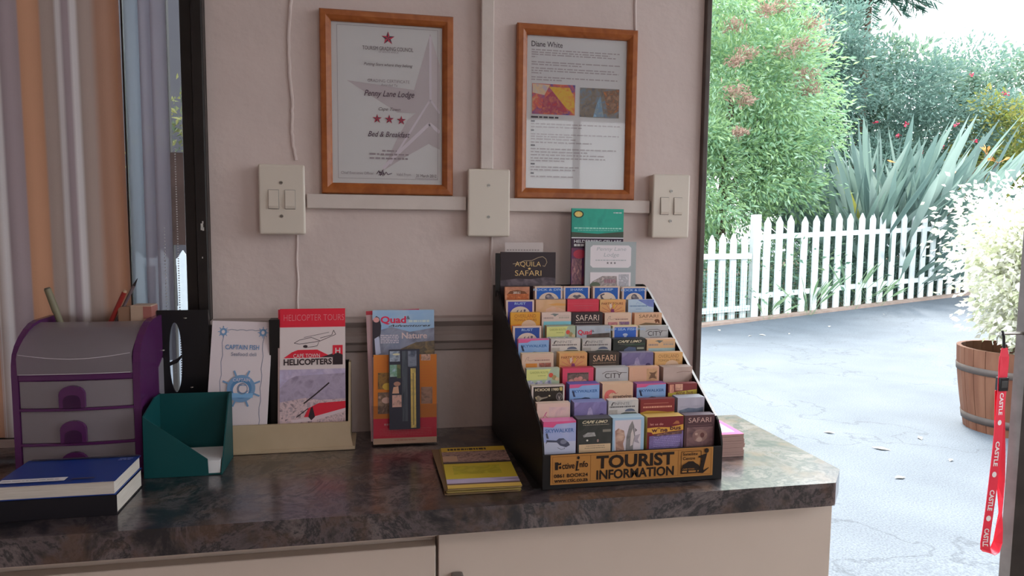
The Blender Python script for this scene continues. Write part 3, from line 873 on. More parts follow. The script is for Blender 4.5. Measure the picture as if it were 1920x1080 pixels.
def captain(a):
    K = .26
    p = ink((150, 142, 145), K); bl = ink((66, 88, 112), K); b2 = ink((48, 76, 104), K); gy = ink((76, 78, 90), K)
    a.rect(0, 0, 1, 1, p)
    w = [(.19 + .012 * math.sin(i * 2.1), .07 + i * .05) for i in range(19)]
    a.line(w, .012, gy)
    a.line([(.86 + .012 * math.sin(i * 1.9), .07 + i * .05) for i in range(19)], .012, gy)
    a.line([(.22 + i * .05, .068 + .004 * math.sin(i * 2)) for i in range(14)], .012, gy)
    for cx_ in (.19, .85):
        a.ell(cx_, .085, .06, .03, bl)
        for k in range(8): a.line([(cx_, .085), (cx_ + .09 * math.cos(k * math.pi / 4), .085 + .045 * math.sin(k * math.pi / 4))], .012, bl)
        a.ell(cx_, .085, .028, .014, p)
    a.text('CAPTAIN FISH', .24, .185, .80, .222, b2, .012)
    a.text('Seafood deli', .34, .243, .76, .272, gy, .008)
    cx_, cy_, R_ = .54, .525, .235
    rv = R_ * a.W / a.H
    for k in range(8):
        an = math.radians(22 + 45 * k)
        a.line([(cx_ + R_ * .9 * math.cos(an), cy_ + rv * .9 * math.sin(an)), (cx_ + R_ * 1.42 * math.cos(an), cy_ + rv * 1.42 * math.sin(an))], .030, bl)
    a.ell(cx_, cy_, R_, rv, bl, 32)
    a.ell(cx_, cy_, R_ * .74, rv * .74, b2, 32)
    a.ell(cx_, cy_ + .01, R_ * .56, rv * .56, p, 32)
    a.text('CAPTAIN', .40, .445, .68, .47, p)
    a.rect(.33, .56, .74, .595, ink((80, 110, 136), K))
    a.ell(cx_ + .02, cy_, .09, .045, gy, 20); a.ell(cx_ + .03, cy_, .065, .032, p, 20)
    a.line([(.50, .50), (.62, .50)], .012, b2); a.line([(.48, .55), (.60, .565), (.66, .54)], .012, b2)
    a.text('021 850 8540', .26, .925, .78, .95, gy, .008)
leaflet('leaflet', 'white leaflet with a blue ship wheel standing in the cream trough', 'leaflet', (-0.4640, -0.0990, 0.9072), (1, .0, -.045), (.0, .20, 1), 0.1030, 0.2290, .002, m_paper, captain)
def heli(a):
    K = .26
    red = ink((138, 22, 36), K); wh = ink((156, 146, 146), K); bk = ink((26, 18, 22), K); gy = ink((120, 110, 120), K)
    V = lambda y: (y - 72) / 790.0
    U = lambda x: (x - 530) / 440.0
    a.rect(0, 0, 1, 1, wh)
    a.rect(0, 0, 1, V(180), red)
    a.text('HELICOPTER TOURS', U(556), V(106), U(962), V(142), ink((168, 96, 104), K), -.012)
    a.line([(U(625), V(272)), (U(660), V(255)), (U(740), V(240)), (U(800), V(262)), (U(905), V(225)), (U(890), V(200)), (U(878), V(228)), (U(800), V(245))], .008, bk)
    a.line([(U(625), V(272)), (U(660), V(278)), (U(760), V(268)), (U(800), V(262))], .008, bk)
    a.line([(U(690), V(240)), (U(860), V(212))], .006, bk)
    a.line([(U(700), V(300)), (U(780), V(290)), (U(790), V(268))], .006, bk)
    a.ell(U(700), V(292), .035, .010, bk)
    a.poly([(U(555), V(358)), (U(610), V(325)), (U(650), V(312)), (U(780), V(312)), (U(820), V(330)), (U(885), V(358))], red)
    a.poly([(U(800), V(358)), (U(850), V(345)), (U(910), V(330)), (U(950), V(340)), (U(950), V(358))], bk)
    a.rect(U(884), V(288), U(952), V(402), red)
    a.poly([(U(884), V(402)), (U(884), V(345)), (U(915), V(330)), (U(952), V(345)), (U(952), V(402))], bk)
    a.text('H', U(902), V(304), U(936), V(336), wh, .02)
    a.text('CAPE TOWN', U(620), V(335), U(798), V(357), wh, .006)
    a.text('HELICOPTERS', U(556), V(364), U(878), V(400), bk, .03)
    a.rect(0, V(425), 1, 1, photo((120, 116, 134), (104, 96, 114), (134, 126, 140), 40, K))
    a.poly([(0, V(530)), (U(590), V(480)), (U(640), V(462)), (1, V(452)), (1, V(640)), (0, V(620))], photo((92, 84, 100), (102, 94, 108), (84, 76, 90), 60, K))
    a.poly([(0, V(612)), (U(700), V(590)), (U(800), V(605)), (1, V(600)), (1, V(850)), (0, V(850))], photo((70, 60, 66), (150, 132, 134), (100, 88, 94), 130, K))
    a.poly([(U(690), V(700)), (U(720), V(650)), (U(790), V(622)), (1, V(615)), (1, V(668)), (U(860), V(690)), (U(730), V(700))], red)
    a.poly([(U(600), V(716)), (U(740), V(702)), (1, V(655)), (1, V(672)), (U(760), V(722)), (U(620), V(730))], ink((170, 155, 160), K))
    a.line([(U(690), V(622)), (U(770), V(570)), (U(860), V(506))], .022, bk)
    a.poly([(U(720), V(700)), (U(735), V(650)), (U(748), V(640)), (U(765), V(700)), (U(740), V(720))], bk)
    a.line([(U(640), V(700)), (U(720), V(650))], .014, bk)
    a.line([(U(700), V(720)), (U(690), V(770)), (U(760), V(760))], .010, wh)
    a.rect(0, V(795), 1, 1, ink((58, 50, 52), K))
    a.rect(U(562), V(798), U(632), V(850), ink((110, 128, 138), K)); a.text('f', U(640), V(805), U(655), V(840), ink((110, 128, 160), K), .02)
    a.words(U(670), U(800), V(800), .012, wh, random.Random(1)); a.words(U(670), U(790), V(815), .010, gy, random.Random(2))
    a.ell(U(900), V(830), .14, .05, ink((120, 92, 66), K))
m_pink_edge = P('leaflet_edge_pale', (0.55, 0.5, 0.5), 0.6)
leaflet('leaflet', 'tall red-topped helicopter leaflet standing in front of the stack in the cream trough', 'leaflet', (-0.3375, -0.0965, 0.9075), (1, 0, 0), (0.004, .16, 1), 0.1155, 0.2470, .0015, m_pink_edge, heli)
def heli_back(a):
    a.rect(0, 0, 1, .13, ink((140, 26, 42), .26)); a.rect(0, .13, 1, 1, ink((150, 134, 134), .26))
leaflet('leaflet', 'red-topped helicopter leaflets stacked behind the front one, edges showing at its left', 'leaflet stack', (-0.3410, -0.0935, 0.9075), (1, 0, 0), (0.004, .16, 1), 0.1130, 0.2455, .012, m_pink_edge, heli_back)

# ------------------------------------------------------------------ quad-bike leaflets in a small clear stand
K = .22
def quad_back(a):
    a.rect(0, 0, 1, 1, ink((140, 118, 122), K)); a.rect(0, 0, 1, .03, ink((110, 30, 40), K)); a.words(.30, .98, .014, .008, ink((150, 120, 120), K), random.Random(5))
leaflet('leaflet', 'leaflet with a thin dark red top edge showing behind the landscape one', 'leaflet', (-0.1765, -0.0830, 0.9045), (1, 0, 0.035), (-.004, .20, 1), 0.1000, 0.2430, .004, m_pink_edge, quad_back)
def quad(a):
    sky = photo((96, 116, 134), (84, 104, 126), (110, 126, 140), 14, K)
    wh = ink((156, 140, 140), K); rd = ink((150, 30, 58), K); dk = ink((24, 20, 26), K)
    a.rect(0, 0, 1, 1, sky)
    a.poly([(0, .17), (.3, .13), (.6, .17), (1, .14), (1, 1), (0, 1)], photo((62, 68, 84), (78, 80, 92), (54, 56, 66), 30, K))
    a.poly([(.45, .30), (.7, .25), (1, .24), (1, 1), (.45, 1)], photo((70, 60, 44), (52, 46, 40), (84, 70, 48), 60, K))
    a.poly([(0, .08), (.06, .045), (.11, .06), (.14, .12), (.13, .18), (.10, .22), (.13, .33), (0, .36)], dk)
    a.ell(.06, .075, .05, .020, ink((120, 84, 84), K)); a.poly([(.03, .22), (.10, .20), (.13, .33), (.05, .35)], ink((120, 122, 138), K))
    a.text('Quad', .13, .048, .54, .112, rd, .03)
    a.text('&', .55, .047, .60, .072, dk)
    a.words(.58, .92, .088, .018, ink((120, 128, 130), K), random.Random(2))
    a.text('Adventures', .25, .113, .94, .130, dk, .008, .4)
    a.text('Nature', .47, .175, .88, .222, wh, .02)
    for i in range(5): a.words(.13, .42, .195 + i * .014, .007, ink((130, 124, 130), K), random.Random(i))
leaflet('leaflet', 'landscape leaflet with big red lettering, tallest of the group near the dark rack', 'leaflet', (-0.1735, -0.0935, 0.9045), (1, 0, -.004), (.004, .20, 1), 0.1155, 0.2460, .003, m_pink_edge, quad)
qs = thing('leaflet_stand', 'small clear plastic leaflet stand holding the orange leaflet', 'leaflet stand', (-0.113, -0.07, 0.9))
m_acr = clear_mat('clear_acrylic', (0.93, 0.93, 0.94), 0.5)
b = M(); Fr((-0.1755, -0.1055, 0.9003), (1, 0, 0), (0, .11, 1)).box(b, 0, .1215, .004, .075, -.0014, 0, m_acr); b.build('front_wall', qs)
b = M(); b.box(-0.1755, -0.054, -.1055, -.020, .9003, .9030, m_acr); b.build('base', qs)
b = M(); Fr((-0.1755, -0.062, 0.9030), (1, 0, 0), (0, .18, 1)).box(b, 0, .1215, 0, .19, -.0014, 0, m_acr); b.build('back_wall', qs)
def orange(a):
    og = ink((176, 104, 40), K); rd = ink((140, 28, 46), K); cr_ = ink((150, 126, 106), K)
    a.rect(0, 0, 1, 1, og)
    a.rect(0, .715, 1, .935, rd); a.rect(0, .935, 1, 1, cr_)
    r = random.Random(9)
    for i in range(6): a.words(.05, .26, .07 + .028 * i, .012, ink((150, 84, 34), K), r); a.words(.74, .95, .14 + .03 * i, .012, ink((150, 84, 34), K), r)
    a.rect(.07, .20, .28, .385, photo((52, 40, 30), (84, 62, 30), (40, 32, 30), 60, K)); a.ell(.22, .355, .08, .04, ink((120, 100, 40), K))
    a.rect(.07, .42, .28, .66, photo((92, 74, 62), (60, 48, 40), (120, 96, 84), 60, K)); a.ell(.20, .51, .07, .035, ink((136, 112, 104), K))
    a.rect(.75, .37, .93, .56, photo((70, 54, 46), (92, 70, 60), (50, 40, 38), 60, K))
    a.rect(.75, -.0, .90, .07, photo((60, 50, 46), (140, 110, 96), (80, 60, 54), 120, K))
    for i in range(5): a.words(.10, .92, .83 + .018 * i, .006, ink((168, 70, 80), K), r)
    a.words(.17, .34, .78, .02, ink((176, 120, 124), K), r)
    a.words(.33, .68, .958, .008, ink((110, 70, 60), K), r)
leaflet('leaflet', 'orange and red leaflet standing in the small clear stand', 'leaflet', (-0.1725, -0.1010, 0.9040), (1, 0, -.008), (0, .11, 1), 0.1160, 0.1640, .004, m_pink_edge, orange)
def slim(a):
    dk = ink((26, 26, 34), K)
    a.rect(0, 0, 1, 1, dk)
    a.rect(.03, .02, .36, .15, photo((60, 70, 84), (90, 96, 104), (40, 44, 54), 90, K)); a.ell(.24, .06, .12, .012, ink((120, 116, 96), K))
    a.rect(.03, .19, .26, .34, photo((90, 104, 110), (60, 84, 70), (110, 118, 120), 60, K)); a.rect(.26, .19, .38, .36, photo((50, 60, 40), (40, 50, 34), (60, 60, 40), 90, K))
    a.poly([(.10, .55), (.14, .47), (.30, .46), (.32, .55)], ink((140, 108, 90), K)); a.ell(.26, .43, .11, .028, ink((96, 70, 60), K))
    a.rect(.10, .57, .40, .72, photo((120, 92, 84), (140, 112, 104), (80, 60, 56), 110, K))
    a.rect(.42, .02, .60, .90, photo((26, 30, 36), (44, 48, 54), (30, 32, 40), 50, K, (6, 1, .3)))
    a.rect(.62, .02, .90, .22, photo((56, 60, 70), (70, 74, 84), (40, 44, 54), 60, K))
    a.rect(.70, .24, .87, .985, photo((104, 92, 50), (120, 104, 58), (90, 80, 48), 60, K)); a.line([(.785, .30), (.785, .95)], .03, ink((70, 62, 44), K))
leaflet('booklet', 'slim dark booklet with a yellow strip leaning on the orange leaflet', 'booklet', (-0.1435, -0.1105, 0.9330), (1, 0, 0), (0, .14, 1), 0.0560, 0.1460, .003, m_black, slim)

# ------------------------------------------------------------------ fanned yellow leaflets lying on the counter
K = .26
def yel(a):
    a.rect(0, 0, 1, 1, ink((136, 122, 40), K))
    a.rect(0, .0, 1, .12, ink((140, 118, 40), K)); a.words(.10, .70, .06, .05, ink((40, 32, 24), K), random.Random(3))
    a.rect(0, .12, 1, .40, photo((50, 38, 38), (110, 88, 82), (30, 26, 30), 90, K, (1, 2, 1)))
    a.rect(.0, .24, .22, .38, ink((120, 98, 80), K))
    a.rect(0, .40, 1, .44, ink((40, 34, 34), K))
    a.rect(.12, .50, .80, .70, photo((124, 116, 30), (110, 102, 28), (132, 124, 40), 30, K))
    a.rect(0, .80, 1, .90, photo((110, 104, 128), (128, 118, 136), (90, 84, 100), 40, K, (.3, 3, 1)))
    a.rect(0, .90, 1, .93, ink((64, 48, 46), K)); a.rect(0, .93, 1, 1, ink((140, 116, 56), K))
mats_e = [P('yellow_leaflet_edge', (0.38, 0.28, 0.09), 0.6), P('yellow_leaflet_edge_brown', (0.25, 0.16, 0.09), 0.6)]
rr = random.Random(12)
for i in range(8):
    last = i == 7
    an = rr.uniform(-.03, .03) if not last else -.035
    dx = rr.uniform(-.003, .003) if not last else 0.002
    U_ = (math.cos(an), math.sin(an), 0); V_ = (-math.sin(an) + (-.02), math.cos(an), 0)
    O = (-0.0635 + dx, -0.3580 + rr.uniform(-.003, .003), 0.9004 + (i + 1) * .0013)
    f = Fr(O, U_, V_)
    b = M(); f.box(b, 0, .113, 0, .196, -.0012, 0, mats_e[i % 2])
    t = b.build('leaflet', loc=O)
    tag(t, 'yellow and brown leaflet lying on top of the fanned pile' if last else 'yellow leaflet in the fanned pile, under the topmost', 'leaflet', 'fanned yellow leaflets on the worktop')
    if last:
        b = M(); yel(Art(b, f, .113, .196)); b.build('cover', t)

# ------------------------------------------------------------------ pink booklets behind the rack
rr = random.Random(5)
m_pb = P('pink_booklet_pages', (0.42, 0.27, 0.24), 0.7)
for i in range(10):
    last = i == 9
    O = (0.400 + rr.uniform(-.0015, .0015), -0.262 + rr.uniform(-.001, .001), 0.9004 + i * .0041)
    b = M(); b.box(O[0], O[0] + .0768, O[1], O[1] + .088, O[2], O[2] + .0038, m_pb)
    t = b.build('booklet', loc=O)
    tag(t, 'pink-covered booklet on top of the pile behind the rack' if last else 'booklet in the pile behind the rack, under the pink cover', 'booklet', 'pile of booklets beside the rack')
    if last:
        f = Fr((O[0], O[1], O[2] + .0038), (1, 0, 0), (0, 1, 0)); b = M(); a = Art(b, f, .0768, .088)
        a.rect(0, 0, 1, 1, P('pink_cover', (0.72, 0.10, 0.30), 0.4)); a.rect(.08, .12, .86, .85, P('pink_cover_white', (0.8, 0.78, 0.76), 0.4))
        a.ell(.35, .45, .18, .16, P('cover_yellow', (0.75, 0.6, 0.12), 0.4)); a.ell(.55, .55, .2, .14, P('cover_teal', (0.35, 0.65, 0.6), 0.4)); a.ell(.6, .3, .14, .12, P('cover_rose', (0.7, 0.25, 0.3), 0.4))
        b.build('cover', t)
# ------------------------------------------------------------------ the tiered tourist information rack
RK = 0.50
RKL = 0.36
rack = thing('leaflet_rack', 'black tiered card rack with an orange tourist information sign', 'leaflet rack', (0.23, -0.19, 0.9))
def lx(y): return 0.0835 + (y + .36) / .33 * (-.0235)
def rx(y): return 0.3795 + (y + .36) / .33 * (-.0115)
sprof = [(-.3600, .9004), (-.3600, .958), (-.3585, .967), (-.3540, .980), (-.3450, .9945), (-.3386, .9990), (-.0700, 1.1755), (-.0500, 1.1850), (-.0380, 1.1900), (-.030, 1.1905), (-.030, .9004)]
def side_panel(fx, w, parent):
    b = M(); n = len(sprof)
    vs = [(fx(y), y, z) for y, z in sprof] + [(fx(y) + w, y, z) for y, z in sprof]
    fs = [tuple(range(n)), tuple(range(2 * n - 1, n - 1, -1))] + [((i + 1) % n, i, n + i, n + (i + 1) % n) for i in range(n)]
    if w > 0: fs = [f[::-1] for f in fs]; 
    fs = [f[::-1] for f in fs]
    b.add(vs, fs, m_black)
    return b.build('side_panel', parent)
side_panel(lx, .003, rack)
spR = side_panel(rx, .003, rack)
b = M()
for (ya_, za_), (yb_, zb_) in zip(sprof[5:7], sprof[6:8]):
    b.add([(rx(ya_) - .0006, ya_ - .0004, za_ + .0006), (rx(ya_) + .0036, ya_ - .0004, za_ + .0006), (rx(yb_) + .0036, yb_ - .0004, zb_ + .0006), (rx(yb_) - .0006, yb_ - .0004, zb_ + .0006)], [(0, 1, 2, 3)], P('painted_edge_glint', (0.85, 0.86, 0.88), 0.5))  # outdoor glint along the black panel's edge, painted as a white strip
o = b.build('edge_glint_strip', spR); o['label'] = 'white strip painted as daylight glinting on the black side panel'
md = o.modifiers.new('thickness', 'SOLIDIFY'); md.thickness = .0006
b = M(); b.box(lx(-.36), rx(-.36) + .003, -.3605, -.3565, .9004, .9555, m_black); b.build('front_panel', rack, bevel=.001)
b = M(); b.prism([(lx(-.03), -.030, .9004), (rx(-.03) + .003, -.030, .9004), (rx(-.03) + .003, -.030, 1.1905), (lx(-.03), -.030, 1.1905)], (0, .002, 0), m_black); b.build('back_panel', rack)
b = M(); b.box(.0600, .0690, -.0555, -.0525, 1.17, 1.2540, m_black); b.build('corner_post', rack)
b = M()
YR = [-.08 - .0294 * i for i in range(10)]
ZT = [1.1906, 1.1682, 1.1468, 1.1263, 1.1076, 1.0872, 1.0665, 1.0452, 1.0247, 1.0038]
for i in range(10):
    y = YR[i]; zb = ZT[i] - .0565
    b.box(lx(y) + .0035, rx(y) - .0005, y - .0036, y + .0256, zb - .0015, zb, m_black)
    b.box(lx(y) + .0035, rx(y) - .0005, y + .0236, y + .0252, zb, zb + .0215, m_black)
b.box(lx(-.05) + .0035, rx(-.05) - .0005, -.0540, -.0305, 1.128, 1.1295, m_black)
b.build('tiers', rack)
b = M(); b.box(lx(-.2) - .001, rx(-.2) - .001, -.3560, -.0305, .9004, .9020, m_black); b.build('base_panel', rack)
# sign
b = M()
f = Fr((.0960, -.3607, .9082), (1, 0, 0), (0, 0, 1))
SW, SH = .2695, .0468
m_sign = P('sign_orange', (0.52, 0.235, 0.060), 0.45, 0.3)
f.box(b, 0, SW, 0, SH, 0, .0008, m_sign)
a = Art(b, f, SW, SH, .0010)
ik = P('sign_ink', (0.022, 0.012, 0.008), 0.5); ik2 = P('sign_line', (0.20, 0.075, 0.02), 0.5)
a.frame(.012, .06, .988, .94, .0018, ik2)
a.line([(.238, .06), (.238, .94)], .0018, ik2); a.line([(.778, .06), (.778, .94)], .0018, ik2)
a.text('TOURIST', .272, .09, .752, .545, ik, .035)
a.text('INFORMATION', .274, .585, .752, .915, ik, .03)
a.poly([(.026, .24), (.044, .24), (.050, .29), (.062, .25), (.062, .33), (.044, .34), (.044, .50), (.026, .50)], ik)
a.ell(.056, .42, .007, .05, ik, 12)
a.text('ctive', .068, .28, .142, .48, ik, .02)
a.text('nfo', .172, .24, .222, .45, ik, .02)
a.poly([(.150, .24), (.166, .22), (.158, .52), (.170, .50), (.168, .55), (.148, .56), (.154, .27)], ik); a.ell(.164, .12, .008, .055, ik, 14)
a.text('0861 BOOK24', .020, .64, .222, .765, ik, .02)
a.text('www.ctic.co.za', .022, .80, .222, .925, ik, .02)
a.frame(.796, .115, .922, .88, .003, ik)
a.text('Satellite', .806, .15, .900, .255, ik, .012); a.text('Centre', .806, .30, .884, .405, ik, .012)
a.poly([(.799, .72), (.806, .58), (.826, .52), (.842, .46), (.872, .46), (.890, .54), (.908, .60), (.919, .72)], ik)
a.rect(.799, .72, .919, .86, ik); a.text('CAPE TOWN', .806, .70, .880, .76, m_sign); a.words(.802, .912, .81, .05, m_sign, random.Random(3))
a.poly([(.905, .30), (.960, .20), (.938, .74), (.940, .80), (.972, .70), (.972, .73), (.935, .90), (.905, .88), (.928, .36), (.905, .34)], ik)
a.ell(.956, .11, .014, .085, ik, 20)
o = b.build('sign', rack); o['label'] = 'orange sign with dark lettering'

# the leaflet packs -------------------------------------------------------------
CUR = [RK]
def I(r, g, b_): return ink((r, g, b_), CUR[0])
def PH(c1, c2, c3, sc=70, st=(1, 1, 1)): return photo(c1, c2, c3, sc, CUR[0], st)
def blue(title, beast, full=(26, 70, 136)):
    def fn(a, B):
        a.rect(0, 0, 1, B, I(178, 158, 146)); a.rect(.065, .09, .935, B, I(*full))
        a.text(title, .5 - .05 * len(title), .15, .5 + .05 * len(title), .32, I(150, 176, 204), .02)
        if not beast:
            a.ell(.5, .62, .10, .10, I(170, 180, 200)); a.rect(.45, .68, .55, .85, I(150, 160, 185)); a.rect(.0, .92, 1, 1.0, I(160, 165, 175)); return
        a.ell(.5, 1.02, .36, .58, I(182, 166, 152), 28)
        dk = I(70, 66, 76)
        if beast == 'seal':
            a.ell(.5, .80, .13, .27, dk); a.ell(.58, .95, .12, .25, I(90, 84, 92)); a.poly([(.34, 1.1), (.42, .86), (.5, 1.1)], dk); a.ell(.47, .72, .06, .10, I(120, 110, 108))
        if beast == 'bird':
            a.poly([(.34, .72), (.42, .62), (.5, .68), (.6, .60), (.68, .72), (.58, .84), (.5, .92), (.42, .82)], dk); a.ell(.5, .76, .12, .1, I(80, 76, 82))
        if beast == 'whale':
            a.poly([(.27, .62), (.42, .52), (.44, .60), (.33, .70), (.40, .92), (.56, 1.0), (.70, .88), (.68, 1.02), (.52, 1.12), (.36, 1.06), (.28, .82)], dk)
        if beast == 'fins':
            for k in range(3): a.poly([(.30 + .13 * k, 1.1), (.40 + .13 * k, .72), (.44 + .13 * k, .66), (.38 + .13 * k, 1.1)], dk)
            a.ell(.66, .72, .04, .07, dk)
    return fn
def skywalker(a, B):
    a.rect(0, 0, 1, B, PH((110, 140, 186), (124, 152, 190), (136, 160, 190), 20)); a.poly([(0, 0), (1, 0), (1, .06), (.42, .09), (.30, .22), (0, .24)], I(178, 78, 118))
    a.text('SKYWALKER', .08, .36, .94, .54, I(40, 72, 118), .02)
    a.poly([(.08, .40), (.14, .42), (.20, .80), (.13, .78)], I(36, 40, 60))
    a.poly([(.14, .92), (.40, .90), (.52, .84), (.66, .88), (.74, 1.0), (.14, 1.0)], I(46, 54, 76))
def skywalker_big(a, B):
    a.rect(0, 0, 1, B, PH((120, 132, 176), (140, 148, 184), (160, 162, 186), 16)); a.rect(0, .62, 1, B, I(158, 160, 178)); a.poly([(0, 0), (1, 0), (1, .05), (.40, .08), (.30, .18), (0, .15)], I(176, 70, 112))
    a.text('SKYWALKER', .06, .22, .93, .34, I(44, 70, 116), .012)
    dk = I(52, 54, 68)
    a.poly([(.07, .36), (.12, .34), (.17, .52), (.10, .50)], dk); a.poly([(.10, .55), (.40, .58), (.48, .52), (.62, .52), (.78, .66), (.82, .74), (.70, .80), (.52, .74), (.42, .64), (.12, .62), (.08, .68)], dk)
    a.ell(.62, .63, .10, .07, I(84, 86, 100)); a.line([(.44, .80), (.55, .86), (.66, .84), (.64, .80)], .012, dk)
def infinite(a, B):
    a.rect(0, 0, 1, B, PH((140, 136, 134), (152, 146, 142), (130, 130, 132), 24))
    a.poly([(.08, .32), (.14, .12), (.20, .12), (.22, .16), (.16, .18), (.13, .34)], I(60, 56, 56))
    a.text('INFINITE', .20, .13, .70, .30, I(92, 88, 88)); a.words(.04, .88, .42, .09, I(80, 74, 74), random.Random(1))
    a.ell(.72, .72, .17, .17, I(72, 76, 92), 18, 180, 360); a.poly([(.36, B), (.42, .84), (.55, .76), (.9, .78), (1, .9), (1, B)], PH((60, 62, 58), (80, 84, 76), (50, 50, 48), 120)); a.rect(.02, .6, .3, 1.0, PH((146, 138, 142), (128, 122, 116), (136, 128, 122), 100))
def safari(bg_, fg, lion=False):
    def fn(a, B):
        a.rect(0, 0, 1, B, I(*bg_)); h = .55 if lion else 1
        a.text('SAFARI', .13, .16 if not lion else .08, .88, .16 + .42 if not lion else .235, I(*fg), -.004)
        if lion:
            a.line([(.10, .33), (.92, .33)], .008, I(112, 84, 84))
            a.rect(.08, .38, .95, 1.0, PH((90, 66, 70), (106, 80, 80), (70, 52, 56), 60)); a.ell(.52, .66, .25, .20, PH((140, 112, 104), (120, 92, 86), (104, 78, 76), 80)); a.ell(.60, .64, .07, .08, I(84, 52, 50)); a.ell(.40, .60, .05, .04, I(150, 124, 114))
            a.ell(.5, .78, .10, .07, I(150, 124, 116))
        else:
            a.words(.12, .88, .70, .05, I(*[int(v * .62) for v in fg]), random.Random(2)); a.rect(.10, .84, .9, 1.0, I(*[int(v * 1.6 + 14) for v in bg_]))
    return fn
def safari_tan(a, B):
    a.rect(0, 0, 1, B, PH((186, 150, 120), (176, 138, 110), (190, 156, 130), 16)); a.text('SAFARI', .16, .10, .86, .34, I(96, 66, 46), .0)
    a.words(.32, .68, .46, .04, I(140, 104, 84), random.Random(1)); a.ell(.82, .54, .09, .10, I(92, 52, 30)); a.poly([(.76, .55), (.92, .55), (.92, .74), (.88, .74), (.86, .64), (.82, .64), (.80, .74), (.77, .72)], I(92, 52, 30))
    a.poly([(.16, .84), (.4, .68), (.75, .74), (1, .86), (1, B), (.16, B)], I(104, 84, 62))
def overland(c1, c2, tx):
    def fn(a, B):
        a.rect(0, 0, 1, B, PH(c1, tuple(int(v * .95) for v in c1), c2, 14)); a.text('OVERLAND', .13, .12, .86, .36, I(*tx), .0); a.text('TONGA TOURS', .12, .44, .88, .60, I(*tx), .012)
        a.poly([(0, .88), (.3, .82), (.42, .92), (.85, .92), (1, .86), (1, B), (0, B)], I(160, 86, 30)); a.ell(.62, .92, .25, .40, I(196, 166, 140), 18, 180, 360)
    return fn
def party(a, B):
    a.rect(0, 0, 1, B, PH((196, 152, 92), (186, 134, 88), (200, 160, 104), 26)); a.text('PARTY TOURS', .06, .20, .90, .36, I(104, 58, 36), .02)
    for k in range(7): a.line([(.47, .95), (.47 + .5 * math.cos(math.radians(195 + 25 * k)), .95 + .62 * math.sin(math.radians(195 + 25 * k)))], .018, I(150, 84, 70))
    a.poly([(.36, .36), (.44, .26), (.47, .5), (.40, .7)], I(196, 176, 160)); a.poly([(.50, .5), (.56, .28), (.60, .36), (.54, .66)], I(190, 150, 60))
    a.poly([(.42, 1.0), (.44, .68), (.54, .68), (.58, 1.0)], I(104, 44, 78))
def quadc(a, B):
    a.rect(0, 0, 1, B, PH((120, 124, 132), (134, 138, 146), (110, 114, 122), 16)); a.poly([(.30, .62), (.45, .56), (.98, .50), (1, B), (.28, B)], PH((56, 48, 44), (72, 60, 54), (44, 40, 38), 60))
    a.text('Quad', .04, .26, .44, .66, I(164, 42, 56), .03); a.text('&', .44, .28, .52, .44, I(50, 44, 50))
def city(a, B):
    a.rect(0, 0, 1, B, PH((148, 148, 148), (138, 138, 140), (156, 154, 154), 10)); a.text('CITY', .28, .36, .80, .70, I(58, 54, 56), .006)
    a.line([(.20, .40), (.32, .26), (.62, .24), (.72, .34), (.96, .36)], .016, I(74, 68, 68)); a.words(.36, .72, .80, .04, I(120, 116, 116), random.Random(2))
def garden(a, B):
    a.rect(0, 0, 1, B, PH((132, 142, 122), (118, 128, 110), (140, 150, 130), 16)); a.poly([(0, .06), (.74, .04), (.66, .3), (.62, .72), (0, .74)], I(152, 152, 96)); a.text('GARDEN ROUTE', .10, .18, .66, .32, I(112, 116, 62), .012); a.words(.34, .58, .46, .05, I(118, 120, 66), random.Random(4))
    a.poly([(.02, .80), (.12, .74), (.26, .96), (.34, .78), (.46, .8), (.52, 1.0), (.6, .78), (.74, .76), (.9, B), (.02, B)], PH((70, 80, 128), (148, 146, 150), (60, 66, 104), 70))
    a.ell(.74, .44, .07, .15, I(158, 64, 50)); a.ell(.84, .60, .07, .16, I(120, 104, 70)); a.ell(.93, .70, .06, .12, I(150, 130, 104))
def limo(big):
    def fn(a, B):
        h = .52 if big else 1
        a.rect(0, 0, 1, B, PH((34, 36, 34), (44, 44, 42), (30, 34, 30), 30)); a.text('CAPE LIMO', .14, .10 * h, .88, .27 * h, I(176, 166, 140), .02, .45); a.words(.16, .92, .36 * h, .02, I(110, 104, 92), random.Random(1))
        if big:
            a.poly([(.16, .50), (.30, .42), (.50, .42), (.54, .54), (.18, .56)], PH((96, 94, 94), (120, 118, 116), (76, 74, 74), 90)); a.rect(.74, .34, .98, .42, I(96, 92, 84)); a.ell(.29, .66, .03, .03, I(190, 184, 176)); a.ell(.6, .68, .03, .05, I(110, 90, 84))
            a.rect(.05, .78, .98, B, I(164, 140, 112)); a.words(.26, .80, .835, .022, I(110, 94, 78), random.Random(3)); a.words(.22, .82, .90, .022, I(110, 94, 78), random.Random(4))
        else:
            a.poly([(.22, B), (.34, .74), (.48, .56), (.70, .60), (.72, .86), (.50, B)], I(70, 78, 100)); a.rect(.74, .60, .96, .74, I(120, 120, 104)); a.poly([(.3, .42), (1, .30), (1, .44), (.4, .5)], I(46, 60, 46))
    return fn
def cream_pics(pc1, pc2, script=True):
    def fn(a, B):
        a.rect(0, 0, 1, B, I(192, 164, 146))
        a.line([(.10, .50), (.16, .24), (.22, .22), (.18, .42), (.26, .46), (.40, .40)], .012, I(120, 92, 84)); a.words(.42, .80, .30, .05, I(168, 136, 122), random.Random(1)); a.words(.40, .88, .44, .07, I(110, 78, 72), random.Random(2))
        a.rect(.12, .64, .48, B, PH(pc1, tuple(int(v * .8) for v in pc1), tuple(min(200, int(v * 1.1)) for v in pc1), 90)); a.rect(.54, .62, .92, B, PH(pc2, tuple(int(v * .7) for v in pc2), (178, 150, 140), 110))
    return fn
